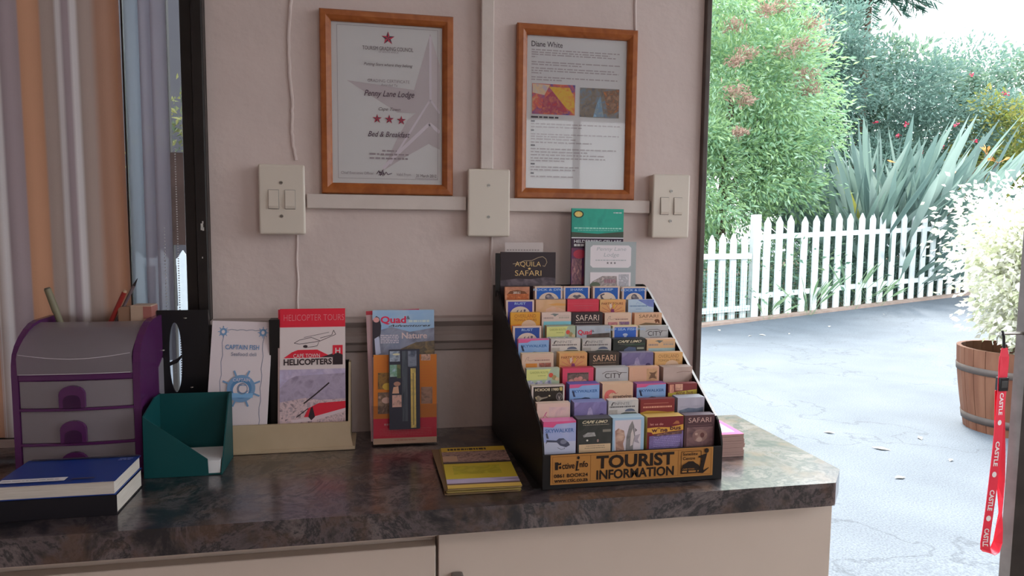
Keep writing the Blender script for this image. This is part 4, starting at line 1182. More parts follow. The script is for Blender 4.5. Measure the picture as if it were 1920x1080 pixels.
def scenic(top, sea, logo=True):
    def fn(a, B):
        a.rect(0, 0, 1, B, I(*top)); a.poly([(.28, .12), (.40, .06), (.58, .10), (.50, .20), (.44, .28), (.38, .16)], I(84, 88, 86)); a.words(.06, .40, .38, .12, I(128, 108, 104), random.Random(1)); a.words(.58, .94, .36, .12, I(136, 122, 112), random.Random(2)); a.words(.55, .95, .22, .04, I(140, 124, 116), random.Random(5))
        a.rect(.06, .62, 1, B, PH(sea, tuple(int(v * 1.15) for v in sea), (96, 128, 110), 26, (.4, 1, 2)))
    return fn
def plain(c1, c2, c3, sc=26, extra=None):
    def fn(a, B):
        a.rect(0, 0, 1, B, PH(c1, c2, c3, sc))
        if extra: extra(a, B)
    return fn
def redx(a, B): a.line([(0, .30), (1, .32)], .012, I(164, 58, 72)); a.words(.2, .8, .46, .06, I(156, 62, 72), random.Random(3)); a.words(.3, .7, .64, .05, I(150, 54, 66), random.Random(4))
def tanx(a, B): a.poly([(.4, .36), (.7, .24), (1, .3), (1, .44), (.6, .42)], I(160, 116, 66)); a.poly([(.3, B), (.34, .66), (.56, .46), (.8, .6), (1, .8), (1, B)], PH((176, 140, 116), (186, 152, 130), (160, 120, 90), 60))
def bluex(a, B): a.poly([(.36, .0), (1, .0), (1, .56), (.8, .5), (.6, .26)], PH((66, 78, 136), (92, 104, 154), (84, 96, 146), 50)); a.line([(.30, .36), (.36, .18), (.44, .30), (.54, .22)], .012, I(110, 130, 160)); a.words(.06, .74, .46, .10, I(92, 116, 146), random.Random(3)); a.words(.3, .52, .68, .05, I(104, 124, 148), random.Random(5))
def rockx(a, B): a.poly([(.16, B), (.24, .84), (.40, .78), (.44, .40), (.50, .30), (.55, .52), (.58, .80), (.78, .78), (.92, B)], PH((150, 138, 158), (128, 118, 146), (110, 98, 130), 80)); a.ell(.84, .86, .08, .14, I(60, 50, 84))
def natax(a, B): a.poly([(.1, .5), (.2, .3), (.5, .22), (.8, .32), (.9, .5)], I(78, 46, 28)); a.text('2000 & 2', .33, .32, .62, .50, I(220, 204, 190), .02); a.rect(.08, .5, .96, B, PH((132, 76, 40), (120, 60, 34), (150, 92, 50), 120, (1, 1, 2))); a.line([(.42, .5), (.42, B)], .012, I(92, 50, 30))
def redframe(a, B):
    a.rect(0, 0, 1, B, I(182, 62, 86)); a.rect(.15, .30, .84, B, PH((72, 56, 52), (92, 76, 70), (60, 46, 44), 90))
    for u, v, r in ((.28, .86, .09), (.44, .74, .08), (.57, .68, .08), (.52, .86, .10), (.70, .88, .08)): a.ell(u, v, r, r * 1.7, PH((170, 120, 110), (150, 96, 90), (180, 134, 124), 120))
    a.words(.18, .82, .36, .05, I(50, 38, 38), random.Random(2))
def tanpic(a, B): a.rect(0, 0, 1, B, PH((192, 152, 126), (182, 142, 118), (196, 158, 134), 14, (3, 1, .4))); a.rect(.58, .12, .94, .95, PH((150, 116, 84), (166, 130, 98), (140, 104, 76), 70)); a.poly([(.66, .80), (.72, .5), (.66, .36), (.80, .40), (.92, .30), (.86, .56), (.92, .82), (.80, .74)], I(96, 70, 52))
def greypic(a, B): a.rect(0, 0, 1, B, PH((162, 144, 136), (150, 132, 124), (140, 122, 116), 18)); a.line([(.46, .38), (.7, .30), (.95, .34)], .02, I(120, 100, 90)); a.poly([(.9, .9), (1, .75), (1, B), (.86, B)], I(90, 66, 66))
def winebus(a, B):
    a.rect(0, 0, 1, B, I(98, 40, 40)); a.poly([(0, .58), (.12, .56), (1, .40), (1, B), (0, B)], I(148, 132, 52)); a.text('wine bus', .26, .44, .86, .74, I(98, 66, 40), .02)
    a.rect(.05, .04, .20, .60, PH((190, 150, 120), (170, 120, 100), (150, 96, 84), 90)); a.rect(.24, .02, .50, .44, PH((196, 160, 136), (176, 130, 110), (120, 80, 70), 100))
def winebus_big(a, B):
    a.rect(0, 0, 1, B, I(92, 30, 34)); a.text('let us do', .08, .19, .44, .26, I(170, 120, 110), .012); a.poly([(0, .34), (.3, .32), (.62, .34), (1, .26), (1, .44), (.66, .47), (.16, .54), (.12, .48), (0, .46)], I(182, 136, 60))
    a.poly([(.70, .24), (.80, .14), (.86, .15), (.90, .24)], I(140, 84, 56)); a.text('w*ne', .12, .33, .56, .48, I(66, 30, 36), .03); a.text('bus', .63, .29, .93, .43, I(66, 30, 36), .03)
    a.poly([(.06, .60), (1, .46), (1, B), (.06, B)], PH((86, 74, 116), (104, 90, 130), (66, 54, 78), 60)); a.poly([(.2, .56), (.7, .48), (.96, .46), (.96, .56), (.2, .60)], PH((120, 84, 76), (70, 50, 50), (140, 104, 90), 120))
    for i in range(6): a.words(.18, .92, .64 + .055 * i, .022, I(132, 120, 160), random.Random(i))
def black0861(a, B): a.rect(0, 0, 1, B, I(150, 140, 136)); a.rect(.05, .07, .955, B, I(30, 24, 20)); a.text('0861 BOOK24', .10, .16, .82, .34, I(206, 190, 160), .02, flip=True); a.text('B', .84, .12, .93, .34, I(206, 186, 110), .04, flip=True); a.ell(.84, .72, .10, .26, I(84, 78, 76)); a.ell(.84, .72, .075, .20, I(50, 44, 44)); a.poly([(.80, .62), (.84, .76), (.88, .62), (.85, .92), (.83, .92)], I(120, 112, 108)); a.poly([(.1, .70), (.2, .60), (.3, .74), (.5, .68), (.48, .76), (.3, .86), (.22, .98), (.14, .92)], PH((150, 136, 90), (90, 80, 70), (120, 110, 96), 120)); a.ell(.54, .64, .03, .05, I(180, 170, 140))
def streetw(a, B): a.rect(0, 0, 1, B, I(190, 158, 132)); a.ell(.26, .80, .20, .42, I(176, 88, 84), 24); a.ell(.34, .92, .16, .34, I(190, 158, 132)); a.line([(.14, .7), (.22, .8), (.2, .94)], .02, I(150, 70, 66)); a.text('streetwires', .34, .72, .96, .94, I(74, 58, 54), .02); a.line([(.30, .66), (.36, .56), (.42, .66), (.5, .58)], .014, I(140, 84, 80))
def creampic(a, B): a.rect(0, 0, 1, B, I(188, 164, 152)); a.rect(.36, .24, .97, B, PH((140, 122, 122), (152, 132, 128), (126, 108, 116), 30)); a.line([(.10, B), (.2, .84), (.26, .6), (.30, .52), (.24, .74), (.32, .88)], .02, I(150, 84, 110))
def maroon(a, B): a.rect(0, 0, 1, B, I(104, 40, 40)); a.line([(.10, .28), (.82, .26)], .012, I(150, 98, 84)); a.words(.08, .92, .50, .10, I(172, 122, 104), random.Random(4)); a.poly([(0, .84), (.2, .72), (.5, .76), (.8, .84), (1, .82), (1, B), (0, B)], I(150, 116, 44)); a.poly([(.1, B), (.3, .90), (.8, .96), (.9, B)], I(84, 60, 30))
def greysea(a, B): a.rect(0, 0, 1, B, PH((148, 144, 156), (138, 134, 146), (156, 152, 162), 16)); a.poly([(.1, .55), (.9, .5), (.9, .62), (.1, .66)], I(136, 132, 144)); a.poly([(.06, .82), (.4, .66), (.7, .72), (.96, .64), (.96, B), (.06, B)], PH((92, 104, 110), (84, 90, 108), (104, 112, 122), 60))
def whale_big(a, B):
    a.rect(0, 0, 1, B, I(128, 152, 172)); a.rect(.07, .07, .90, B, PH((168, 160, 166), (160, 152, 158), (176, 168, 172), 14))
    a.poly([(.12, B), (.08, .40), (.18, .32), (.36, .40), (.40, .60), (.34, .80), (.4, B)], PH((150, 120, 104), (120, 90, 80), (170, 144, 128), 60)); a.poly([(.42, B), (.44, .60), (.52, .28), (.62, .10), (.68, .26), (.72, .6), (.66, .84), (.66, B)], PH((86, 84, 86), (104, 100, 100), (72, 70, 74), 60)); a.poly([(.56, .9), (.58, .5), (.64, .34), (.69, .6), (.64, .86)], I(156, 146, 144)); a.poly([(.70, .32), (.78, .40), (.72, .46)], I(90, 86, 88)); a.poly([(.68, .58), (.88, .52), (.80, .70), (.86, .82), (.70, .76)], PH((110, 104, 112), (130, 122, 130), (96, 90, 98), 60))

# x left, x right, top, thickness, side colour, art, label
CARDS = {
1: [(0.0745, 0.1221, 1.1907, .010, (120, 78, 60), plain((140, 92, 66), (120, 78, 60), (150, 104, 80), 40, natax), 'small brown leaflet pack with a tiny white title under the dark safari card'),
    (0.1325, 0.1873, 1.1913, .016, (150, 136, 126), blue('ROCK & DIVE', 'seal'), 'blue-bordered leaflet pack with a seal, second along the top row'),
    (0.1894, 0.2419, 1.1910, .012, (150, 130, 120), blue('SHARK', 'bird'), 'blue-bordered leaflet pack with a dark bird-like shape in its oval'),
    (0.2484, 0.3028, 1.1906, .012, (170, 150, 140), blue('SLEEP', 'whale'), 'blue-bordered leaflet pack with a curved dark whale shape in its oval'),
    (0.3084, 0.3582, 1.1892, .012, (170, 156, 148), blue('ROCK & DIVE', 'seal'), 'blue-bordered leaflet pack with a seal at the right end of the top row')],
2: [(0.0713, 0.1247, 1.1683, .010, (160, 140, 130), blue('RUST', 'fins', (46, 46, 112)), 'blue-bordered leaflet pack with fin shapes just below the brown pack'),
    (0.1281, 0.1856, 1.1687, .016, (130, 104, 80), plain((164, 132, 100), (150, 118, 88), (172, 140, 112), 30, tanx), 'plain tan leaflet pack with a sandy picture'),
    (0.1891, 0.2512, 1.1691, .014, (120, 34, 46), plain((168, 46, 64), (160, 42, 58), (172, 54, 70), 20, redx), 'plain bright red leaflet pack'),
    (0.2533, 0.3047, 1.1674, .014, (190, 150, 96), party, 'orange leaflet pack with a bursting figure between the red and light blue packs'),
    (0.3101, 0.3623, 1.1669, .012, (130, 140, 160), plain((150, 166, 182), (142, 160, 176), (158, 172, 184), 20, bluex), 'light blue leaflet pack with a darker blue corner')],
3: [(0.0744, 0.1292, 1.1488, .010, (150, 110, 50), overland((206, 148, 52), (190, 120, 46), (118, 70, 26)), 'golden yellow leaflet pack with dark lettering over a sunset'),
    (0.1327, 0.1884, 1.1480, .012, (160, 140, 130), scenic((176, 156, 148), (86, 130, 140)), 'pale leaflet pack with a teal sea strip near the left of the rack'),
    (0.1900, 0.2493, 1.1472, .016, (30, 24, 24), safari((38, 28, 30), (190, 172, 160)), 'black leaflet pack with white capitals in the third row from the top'),
    (0.2535, 0.3060, 1.1453, .014, (170, 146, 132), cream_pics((176, 112, 116), (140, 104, 140)), 'cream leaflet pack with two pinkish pictures right of the black one'),
    (0.3124, 0.3669, 1.1445, .014, (170, 130, 104), safari_tan, 'tan leaflet pack with a small dark animal at the edge of the rack')],
4: [(0.0733, 0.1249, 1.1275, .010, (150, 130, 120), blue('RUST', 'fins', (30, 52, 104)), 'blue-bordered leaflet pack with fin shapes below the golden yellow pack'),
    (0.1348, 0.1885, 1.1273, .016, (104, 104, 84), garden, 'yellow-green leaflet pack with flowers beside the small quad one'),
    (0.1905, 0.2553, 1.1263, .012, (120, 118, 118), quadc, 'grey leaflet pack with a red word over dark ground'),
    (0.2594, 0.3078, 1.1252, .014, (180, 170, 130), blue('DEEP SEA FISHING', None, (44, 78, 150)), 'blue leaflet pack with a tiny white emblem and no oval'),
    (0.3120, 0.3676, 1.1242, .012, (150, 150, 146), city, 'grey city leaflet pack at the right end of the fourth row')],
5: [(0.0772, 0.1317, 1.1089, .012, (150, 90, 120), skywalker, 'sky-blue and pink leaflet pack at the left end of the fifth row'),
    (0.1355, 0.1891, 1.1087, .012, (130, 126, 122), infinite, 'grey leaflet pack with a dark dome, next to the fifth-row sky-blue one'),
    (0.1930, 0.2465, 1.1075, .012, (130, 126, 122), infinite, 'grey leaflet pack with a dark dome in the middle of the fifth row'),
    (0.2506, 0.3112, 1.1062, .018, (40, 40, 38), limo(False), 'dark green-black limousine leaflet pack in the fifth row'),
    (0.3143, 0.3688, 1.1040, .016, (180, 150, 130), scenic((196, 160, 122), (112, 132, 136)), 'pale orange leaflet pack with a grey-teal sea strip at the right edge')],
6: [(0.0769, 0.1331, 1.0888, .014, (180, 160, 130), cream_pics((190, 120, 56), (140, 84, 72)), 'cream leaflet pack with an orange and a brown picture'),
    (0.1435, 0.1932, 1.0881, .020, (164, 126, 76), party, 'thick orange leaflet pack with a bursting figure, sixth row from the top'),
    (0.1970, 0.2515, 1.0877, .018, (40, 32, 26), safari((52, 42, 36), (176, 142, 116)), 'black leaflet pack with tan capitals in the middle of the sixth row'),
    (0.2564, 0.3149, 1.0861, .016, (110, 104, 120), plain((104, 96, 128), (92, 84, 116), (118, 112, 138), 24, rockx), 'purple-grey leaflet pack with a pale peak, left of the orange end pack'),
    (0.3179, 0.3705, 1.0847, .014, (190, 150, 110), overland((206, 160, 104), (190, 142, 96), (130, 90, 54)), 'pale orange leaflet pack with brown lettering at the right of the sixth row')],
7: [(0.0783, 0.1360, 1.0688, .012, (120, 124, 110), garden, 'yellow-green leaflet pack with a red flower at the left end of the seventh row'),
    (0.1416, 0.1958, 1.0679, .014, (130, 40, 56), redframe, 'crimson-framed leaflet pack with a picture of pink blooms'),
    (0.1996, 0.2578, 1.0670, .018, (134, 132, 130), city, 'grey city leaflet pack next to the crimson-framed one'),
    (0.2597, 0.3141, 1.0663, .014, (190, 150, 120), tanpic, 'tan striped leaflet pack with a small brown picture'),
    (0.3220, 0.3755, 1.0645, .022, (130, 116, 110), greypic, 'beige-grey leaflet pack at the right end of the seventh row')],
8: [(0.0820, 0.1372, 1.0464, .012, (120, 112, 108), black0861, 'black leaflet pack standing upside down with white digits'),
    (0.1457, 0.1970, 1.0469, .022, (70, 66, 120), skywalker, 'sky-blue and pink leaflet pack right of the upside-down black one'),
    (0.2026, 0.2558, 1.0459, .018, (176, 146, 120), streetw, 'cream leaflet pack with a red round blot'),
    (0.2624, 0.3143, 1.0439, .018, (104, 60, 110), skywalker, 'sky-blue and pink leaflet pack right of the cream one with the red blot'),
    (0.3187, 0.3711, 1.0420, .012, (96, 40, 40), winebus, 'small dark red and mustard bus leaflet pack in the eighth row')],
9: [(0.0843, 0.1388, 1.0244, .014, (180, 158, 144), creampic, 'cream leaflet pack with a pink scribble and a muted picture'),
    (0.1458, 0.2002, 1.0238, .022, (96, 96, 130), plain((104, 94, 134), (90, 82, 118), (118, 110, 146), 24, rockx), 'purple leaflet pack with a pale peak above the black limousine one'),
    (0.2032, 0.2544, 1.0252, .014, (176, 164, 156), infinite, 'pale grey leaflet pack with a dark dome above the whale one'),
    (0.2580, 0.3177, 1.0247, .012, (92, 40, 40), maroon, 'maroon leaflet pack with a mustard wave'),
    (0.3232, 0.3708, 1.0251, .022, (130, 134, 144), greysea, 'lilac-grey leaflet pack with a seascape at the right of the ninth row')],
10: [(0.0880, 0.1404, 1.0030, .022, (190, 110, 150), skywalker_big, 'tall pale leaflet pack with a grey helicopter in the front row'),
     (0.1429, 0.1989, 1.0048, .022, (60, 58, 60), limo(True), 'tall black limousine leaflet pack with a cream foot in the front row'),
     (0.2007, 0.2534, 1.0041, .022, (150, 172, 184), whale_big, 'tall pale leaflet pack with leaping whales in the front row'),
     (0.2587, 0.3205, 1.0031, .022, (180, 150, 84), winebus_big, 'tall dark red bus leaflet pack with an orange banner in the front row'),
     (0.3226, 0.3748, 1.0032, .018, (80, 70, 78), safari((66, 44, 48), (160, 132, 124), True), 'tall dark brown leaflet pack with a lion face in the front row')],
}
for row, packs in CARDS.items():
    y = YR[row - 1]
    for i, (xa, xb, zt, th_, sc, fn, lab) in enumerate(packs):
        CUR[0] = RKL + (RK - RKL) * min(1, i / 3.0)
        zb = ZT[row - 1] - .0565 + .0004
        H = zt - zb; vis = .0520 if row == 10 else .0262
        xa2 = max(xa, lx(y) + .0035)
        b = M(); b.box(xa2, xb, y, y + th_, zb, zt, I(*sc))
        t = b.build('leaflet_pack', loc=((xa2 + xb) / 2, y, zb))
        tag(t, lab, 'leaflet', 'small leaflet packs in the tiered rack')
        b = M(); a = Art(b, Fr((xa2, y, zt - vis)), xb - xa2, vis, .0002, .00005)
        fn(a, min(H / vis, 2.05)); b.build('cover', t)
CUR[0] = RKL

# the larger cards in the top tier
def aquila(a):
    K = .42
    a.rect(0, 0, 1, 1, ink((30, 20, 24), K)); au = ink((150, 126, 84), K)
    a.text('AQUILA', .26, .28, .73, .45, au, -.004); a.text('SAFARI', .26, .54, .74, .70, au, -.004)
    a.line([(.22, .35), (.30, .34), (.42, .26), (.56, .25), (.68, .16), (.76, .13), (.82, .20), (.84, .30), (.80, .42), (.76, .40)], .010, ink((120, 104, 84), K)); a.ell(.52, .49, .025, .03, au)
    a.poly([(0, .84), (.3, .78), (.55, .80), (.8, .74), (1, .76), (1, 1), (0, 1)], PH((58, 48, 54), (44, 36, 42), (70, 60, 66), 40))
def upper(fn, h):
    """artwork that fills only the upper h of the sheet"""
    def g(a):
        fr0, H0 = a.fr, a.H
        a.rect(0, 0, 1, 1, ink((34, 26, 30), .42))
        a.fr = Fr(fr0.p(0, H0 - h), fr0.U, fr0.V); a.H = h
        fn(a)
    return g
leaflet('leaflet', 'black safari card with gold lettering standing in the top tier of the rack', 'leaflet', (0.0705, -.0525, 1.1298), (1, 0, -.004), (0, .03, 1), .1095, .1265, .0045, m_black, upper(aquila, .066))
b = M(); b.box(.0800, .1560, -.0445, -.0440, 1.1298, 1.2745, P('white_slip', (0.62, 0.55, 0.54), 0.7))
for i in range(12): b.box(.084 + i * .0055, .0875 + i * .0055, -.0447, -.0445, 1.2585, 1.2610, P('slip_print', (0.34, 0.29, 0.29), 0.7) if i == 0 else b.mats[-1])
tag(b.build('paper_slip', loc=(.118, -.044, 1.1298)), 'whitish paper slip showing above the black safari card', 'paper')
def helder(a):
    K = .45
    gr = PH((16, 96, 82), (24, 110, 94), (14, 84, 76), 20); wh = ink((180, 180, 184), K)
    a.rect(0, 0, 1, 1, ink((40, 22, 40), K)); a.rect(0, 0, 1, .37, gr)
    a.ell(.13, .075, .10, .05, ink((30, 44, 34), K)); a.ell(.13, .075, .075, .036, ink((170, 150, 80), K)); a.poly([(.09, .105), (.13, .045), (.17, .105)], ink((206, 186, 120), K))
    a.words(.80, .96, .05, .012, wh, random.Random(1)); a.words(.05, .96, .258, .018, ink((110, 160, 150), K), random.Random(2)); a.words(.12, .90, .285, .012, ink((80, 140, 130), K), random.Random(3))
    a.poly([(0, .31), (.5, .33), (1, .30), (1, .375), (0, .375)], ink((46, 54, 44), K)); a.rect(0, .378, 1, .392, wh)
    a.text('HELDERBERG CELLARS', .05, .412, .96, .452, wh, .015); a.words(.05, .40, .482, .03, wh, random.Random(5))
    a.rect(0, .52, 1, 1, PH((84, 30, 52), (60, 36, 66), (100, 50, 60), 40)); a.ell(.16, .60, .12, .06, ink((140, 40, 60), K)); a.rect(.02, .66, .2, 1, PH((120, 84, 84), (70, 44, 60), (150, 110, 104), 60, (3, 1, 1)))
leaflet('leaflet', 'tall green and purple brochure standing at the very back of the rack', 'brochure', (0.2125, -.0475, 1.1298), (1, 0, -.004), (.0, .02, 1), .1075, .2125, .004, m_black, upper(helder, .150))
def penny(a):
    K = .5
    gy = ink((124, 130, 132), K); wh = ink((186, 180, 184), K); tx = ink((134, 136, 140), K); dk = ink((84, 80, 84), K)
    a.rect(0, 0, 1, 1, gy)
    c = .05
    a.poly([(.10 + c, .08), (.90 - c, .08), (.90, .08 + c), (.90, .56 - c), (.90 - c, .56), (.10 + c, .56), (.10, .56 - c), (.10, .08 + c)], wh)
    a.text('Penny Lane', .22, .12, .80, .22, tx, 0, .2); a.text('Lodge', .36, .24, .66, .35, tx, 0, .2); a.words(.20, .80, .40, .02, tx, random.Random(3))
    for k in range(3): a.star(.44 + .07 * k, .46, .028, dk)
    a.rect(.10, .66, .90, .96, wh); a.poly([(.10, .96), (.14, .86), (.24, .80), (.34, .74), (.62, .74), (.64, .96)], PH((120, 110, 110), (90, 84, 84), (140, 128, 126), 100)); a.words(.38, .60, .85, .08, ink((116, 82, 92), K), random.Random(4)); a.rect(.66, .70, .86, .96, PH((150, 148, 152), (110, 108, 114), (130, 130, 134), 120)); a.ell(.20, .93, .10, .06, ink((72, 80, 66), K))
leaflet('leaflet', 'tilted grey card with a white label, right-hand card in the top tier of the rack', 'leaflet', (0.2375, -.0600, 1.1303), (1, .0, -.005), (.065, .02, 1), .1055, .1475, .006, P('grey_card_edge', (0.30, 0.32, 0.32), 0.6), upper(penny, .092))
# ------------------------------------------------------------------ the red lanyard on the door bolt
ly = thing('lanyard', 'red lanyard with white lettering hanging from the bolt of the brown door', 'lanyard', (1.283, 0.0, 1.062))
m_red = P('lanyard_red', (0.80, 0.040, 0.075), 0.55, 0.3)
m_lw = P('lanyard_white', (0.85, 0.78, 0.78), 0.6)
def ribbon(pts, name, words=None, th_=.0011):
    """pts: (x, y, z, half width, twist) down the strap"""
    b = M(); L = []; 
    for i, (x, y, z, hw, tw) in enumerate(pts):
        p = Vector((x, y, z)); q0 = Vector(pts[max(0, i - 1)][:3]); q1 = Vector(pts[min(len(pts) - 1, i + 1)][:3])
        t = (q1 - q0).normalized()
        s = Vector((math.cos(tw), -math.sin(tw), 0)); s = (s - t * s.dot(t)).normalized()
        n = s.cross(t).normalized()
        L.append((p, s, n, t, hw))
    vs = []
    for p, s, n, t, hw in L:
        vs += [p - s * hw + n * th_ / 2, p + s * hw + n * th_ / 2, p + s * hw - n * th_ / 2, p - s * hw - n * th_ / 2]
    k = len(L)
    fs = []
    for i in range(k - 1):
        for j in range(4): fs.append((4 * i + j, 4 * i + (j + 1) % 4, 4 * i + 4 + (j + 1) % 4, 4 * i + 4 + j))
    fs += [(3, 2, 1, 0), tuple(4 * (k - 1) + j for j in range(4))]
    b.add(vs, fs, m_red, False)
    o = b.build(name, ly)
    if words:
        for w, za, zb_, side_ in words:
            b = M()
            # the print runs down the strap between heights za > zb_
            def at(z):
                for i in range(k - 1):
                    if L[i][0].z >= z >= L[i + 1][0].z or i == k - 2:
                        u = (L[i][0].z - z) / (L[i][0].z - L[i + 1][0].z + 1e-9)
                        return [L[i][j].lerp(L[i + 1][j], u) for j in range(3)]
            g, gf = glyphs(w, .03) if w != 'o' else ([(.5 + .5 * math.cos(a_), .5 + .5 * math.sin(a_)) for a_ in np.linspace(0, 6.283, 13)[:-1]], [tuple(range(12))])
            hw = L[0][4] * .52
            P2 = []
            for gx, gy in g:
                p, s, n = at(za + (zb_ - za) * gx)
                sg = 1 if n.y < 0 else -1
                P2.append(p + s * (hw * (2 * gy - 1)) * 1.0 + n * sg * (th_ / 2 + .0003))
            b.add(P2, gf, m_lw)
            b.build('lettering', o)
    return o
xs = lambda x, z, y=0.0: (x, y, z)
A = [(1.2870, -.004, 1.012, .0115, .2), (1.2868, -.004, .985, .0125, .1), (1.2866, -.004, .962, .0125, 0), (1.2862, -.005, .930, .0135, -.1), (1.2845, -.006, .86, .0135, -.1), (1.2815, -.007, .78, .0125, 0), (1.2765, -.008, .70, .0115, .1), (1.2710, -.009, .64, .0105, .15), (1.2670, -.009, .590, .0105, .15), (1.2650, -.009, .560, .0105, .3), (1.2672, -.009, .545, .0105, .6), (1.2740, -.008, .536, .0105, 1.0), (1.2860, -.007, .532, .0105, 1.2), (1.2980, -.006, .539, .0105, 1.1), (1.3055, -.005, .558, .0095, .7), (1.3080, -.004, .59, .0075, .9), (1.3080, -.004, .63, .0040, 1.25), (1.3070, -.003, .66, .0060, 1.25), (1.3050, -.001, .71, .0090, .8), (1.3010, .003, .78, .0120, .4), (1.2950, .004, .86, .0125, .2), (1.2890, .003, .93, .0125, .1)]
ribbon(A, 'strap', [('CASTLE', .925, .872, 1), ('o', .860, .847, 1), ('CASTLE', .808, .748, 1), ('o', .735, .721, 1), ('CASTLE', .690, .640, 1), ('o', .628, .614, 1), ('CASTLE', .596, .552, 1)])
b = M(); b.box(1.2755, 1.2985, -.010, .004, .930, .962, m_black_gloss); b.box(1.2785, 1.2955, -.0105, -.009, .938, .954, P('buckle_dark_grey', (0.05, .05, .05), .4)); b.build('buckle', ly, bevel=.002)
ribbon([(1.2880, -.002, 1.032, .0075, .1), (1.2884, -.003, 1.015, .0110, .1), (1.2880, -.004, .990, .0115, .0), (1.2872, -.004, .960, .0115, 0)], 'short_strap', [('o', 1.005, .993, 1)])
b = M(); b.tube([(1.2812, .0, 1.0715), (1.2790, -.004, 1.066), (1.2815, -.004, 1.060), (1.2845, -.002, 1.050), (1.2868, -.002, 1.032)], .0032, m_black_gloss, 8); b.build('clip', ly)

# ------------------------------------------------------------------ outdoors: driveway, kerb
def gz(x, y):
    t = max(0.0, x - 5.25)
    return 0.040 * t - 0.012 * max(0.0, 1 - abs(y - 4) / 6) * 0
m_asph = noise_mat('asphalt', [(0.092, 0.106, 0.126), (0.104, 0.120, 0.142), (0.116, 0.133, 0.157)], 2.0, 0.75, 0.25, 12, 0.5, pos=[.3, .52, .72], bscale=90)
nt = m_asph.node_tree
bs = nt.nodes['Principled BSDF']
link = bs.inputs['Base Color'].links[0]
src = link.from_socket
tc = nt.nodes.new('ShaderNodeTexCoord')
nzd = nt.nodes.new('ShaderNodeTexNoise'); nzd.inputs['Scale'].default_value = 2.2; nzd.inputs['Detail'].default_value = 6
add = nt.nodes.new('ShaderNodeVectorMath'); add.operation = 'MULTIPLY_ADD'; add.inputs[1].default_value = (.9, .9, .9)
vor = nt.nodes.new('ShaderNodeTexVoronoi'); vor.feature = 'DISTANCE_TO_EDGE'; vor.inputs['Scale'].default_value = .62
cr = nt.nodes.new('ShaderNodeValToRGB'); cr.color_ramp.elements[0].position = .002; cr.color_ramp.elements[0].color = (.72, .72, .72, 1); cr.color_ramp.elements[1].position = .007; cr.color_ramp.elements[1].color = (1, 1, 1, 1)
mu = nt.nodes.new('ShaderNodeMixRGB'); mu.blend_type = 'MULTIPLY'; mu.inputs[0].default_value = 1
nt.links.new(tc.outputs['Object'], nzd.inputs['Vector']); nt.links.new(nzd.outputs['Color'], add.inputs[0]); nt.links.new(tc.outputs['Object'], add.inputs[2])
nt.links.new(add.outputs[0], vor.inputs['Vector']); nt.links.new(vor.outputs['Distance'], cr.inputs[0])
nt.links.new(src, mu.inputs[1]); nt.links.new(cr.outputs[0], mu.inputs[2]); fine = nt.nodes.new('ShaderNodeTexNoise'); fine.inputs['Scale'].default_value = 120; fine.inputs['Detail'].default_value = 3
fr_ = nt.nodes.new('ShaderNodeValToRGB'); fr_.color_ramp.elements[0].position = .35; fr_.color_ramp.elements[0].color = (.72, .72, .73, 1); fr_.color_ramp.elements[1].position = .65; fr_.color_ramp.elements[1].color = (1.15, 1.15, 1.15, 1)
mf2 = nt.nodes.new('ShaderNodeMixRGB'); mf2.blend_type = 'MULTIPLY'; mf2.inputs[0].default_value = 1
nt.links.new(tc.outputs['Object'], fine.inputs['Vector']); nt.links.new(fine.outputs['Fac'], fr_.inputs[0])
nt.links.new(mu.outputs[0], mf2.inputs[1]); nt.links.new(fr_.outputs[0], mf2.inputs[2]); nt.links.new(mf2.outputs[0], bs.inputs['Base Color'])
vs = []; fs = []
gx = list(np.linspace(-14, 40, 109)); gy = list(np.linspace(-16, 40, 57))
for y in gy:
    for x in gx: vs.append((x, y, gz(x, y) - (.03 if (XW - .3 < x < XE + .3 and YS - .3 < y < .15) else 0)))
n = len(gx)
for j in range(len(gy) - 1):
    for i in range(n - 1): fs.append((j * n + i, j * n + i + 1, (j + 1) * n + i + 1, (j + 1) * n + i))
b = M(); b.add(vs, fs, m_asph, True)
struct(b.build('driveway', loc=(0, 0, 0)))

FA = Vector((5.2536, 7.8885)); FB = Vector((9.1314, 8.9842))
FL = Vector((4.3054, 7.4598))
m_fw = noise_mat('white_fence_paint', [(0.58, 0.62, 0.63), (0.64, 0.68, 0.68)], 12, 0.5, 0.3)
def fence_pt(t, a=FA, c=FB): 
    p = a.lerp(c, t); return Vector((p.x, p.y, gz(p.x, p.y)))
# soil bed behind the fence and the kerb along it
m_soil = noise_mat('leaf_litter_soil', [(0.06, 0.04, 0.03), (0.10, 0.07, 0.05), (0.045, 0.04, 0.025)], 9, 0.9, 0.1, 8, .5)
path = [Vector((2.2, 6.5)), Vector((3.4, 7.02)), FL, FA, FA.lerp(FB, .5), FB, FB + (FB - FA) * .8, FB + (FB - FA) * 2.2]
nrm = Vector((-(FB - FA).y, (FB - FA).x)).normalized()
vs = []; fs = []
for i, p in enumerate(path):
    for k, d in enumerate((-.05, 1.5, 8)): q = p + nrm * d; vs.append((q.x, q.y, gz(p.x, p.y) + [.02, .03, .06][k]))
for i in range(len(path) - 1):
    for k in range(2): fs.append((3 * i + k, 3 * i + 3 + k, 3 * i + 4 + k, 3 * i + 1 + k))
b = M(); b.add(vs, fs, m_soil); struct(b.build('garden_bed'))
m_kerb = noise_mat('kerb_brick', [(0.24, 0.175, 0.145), (0.30, 0.23, 0.195)], 10, 0.8, 0.2)
b = M()
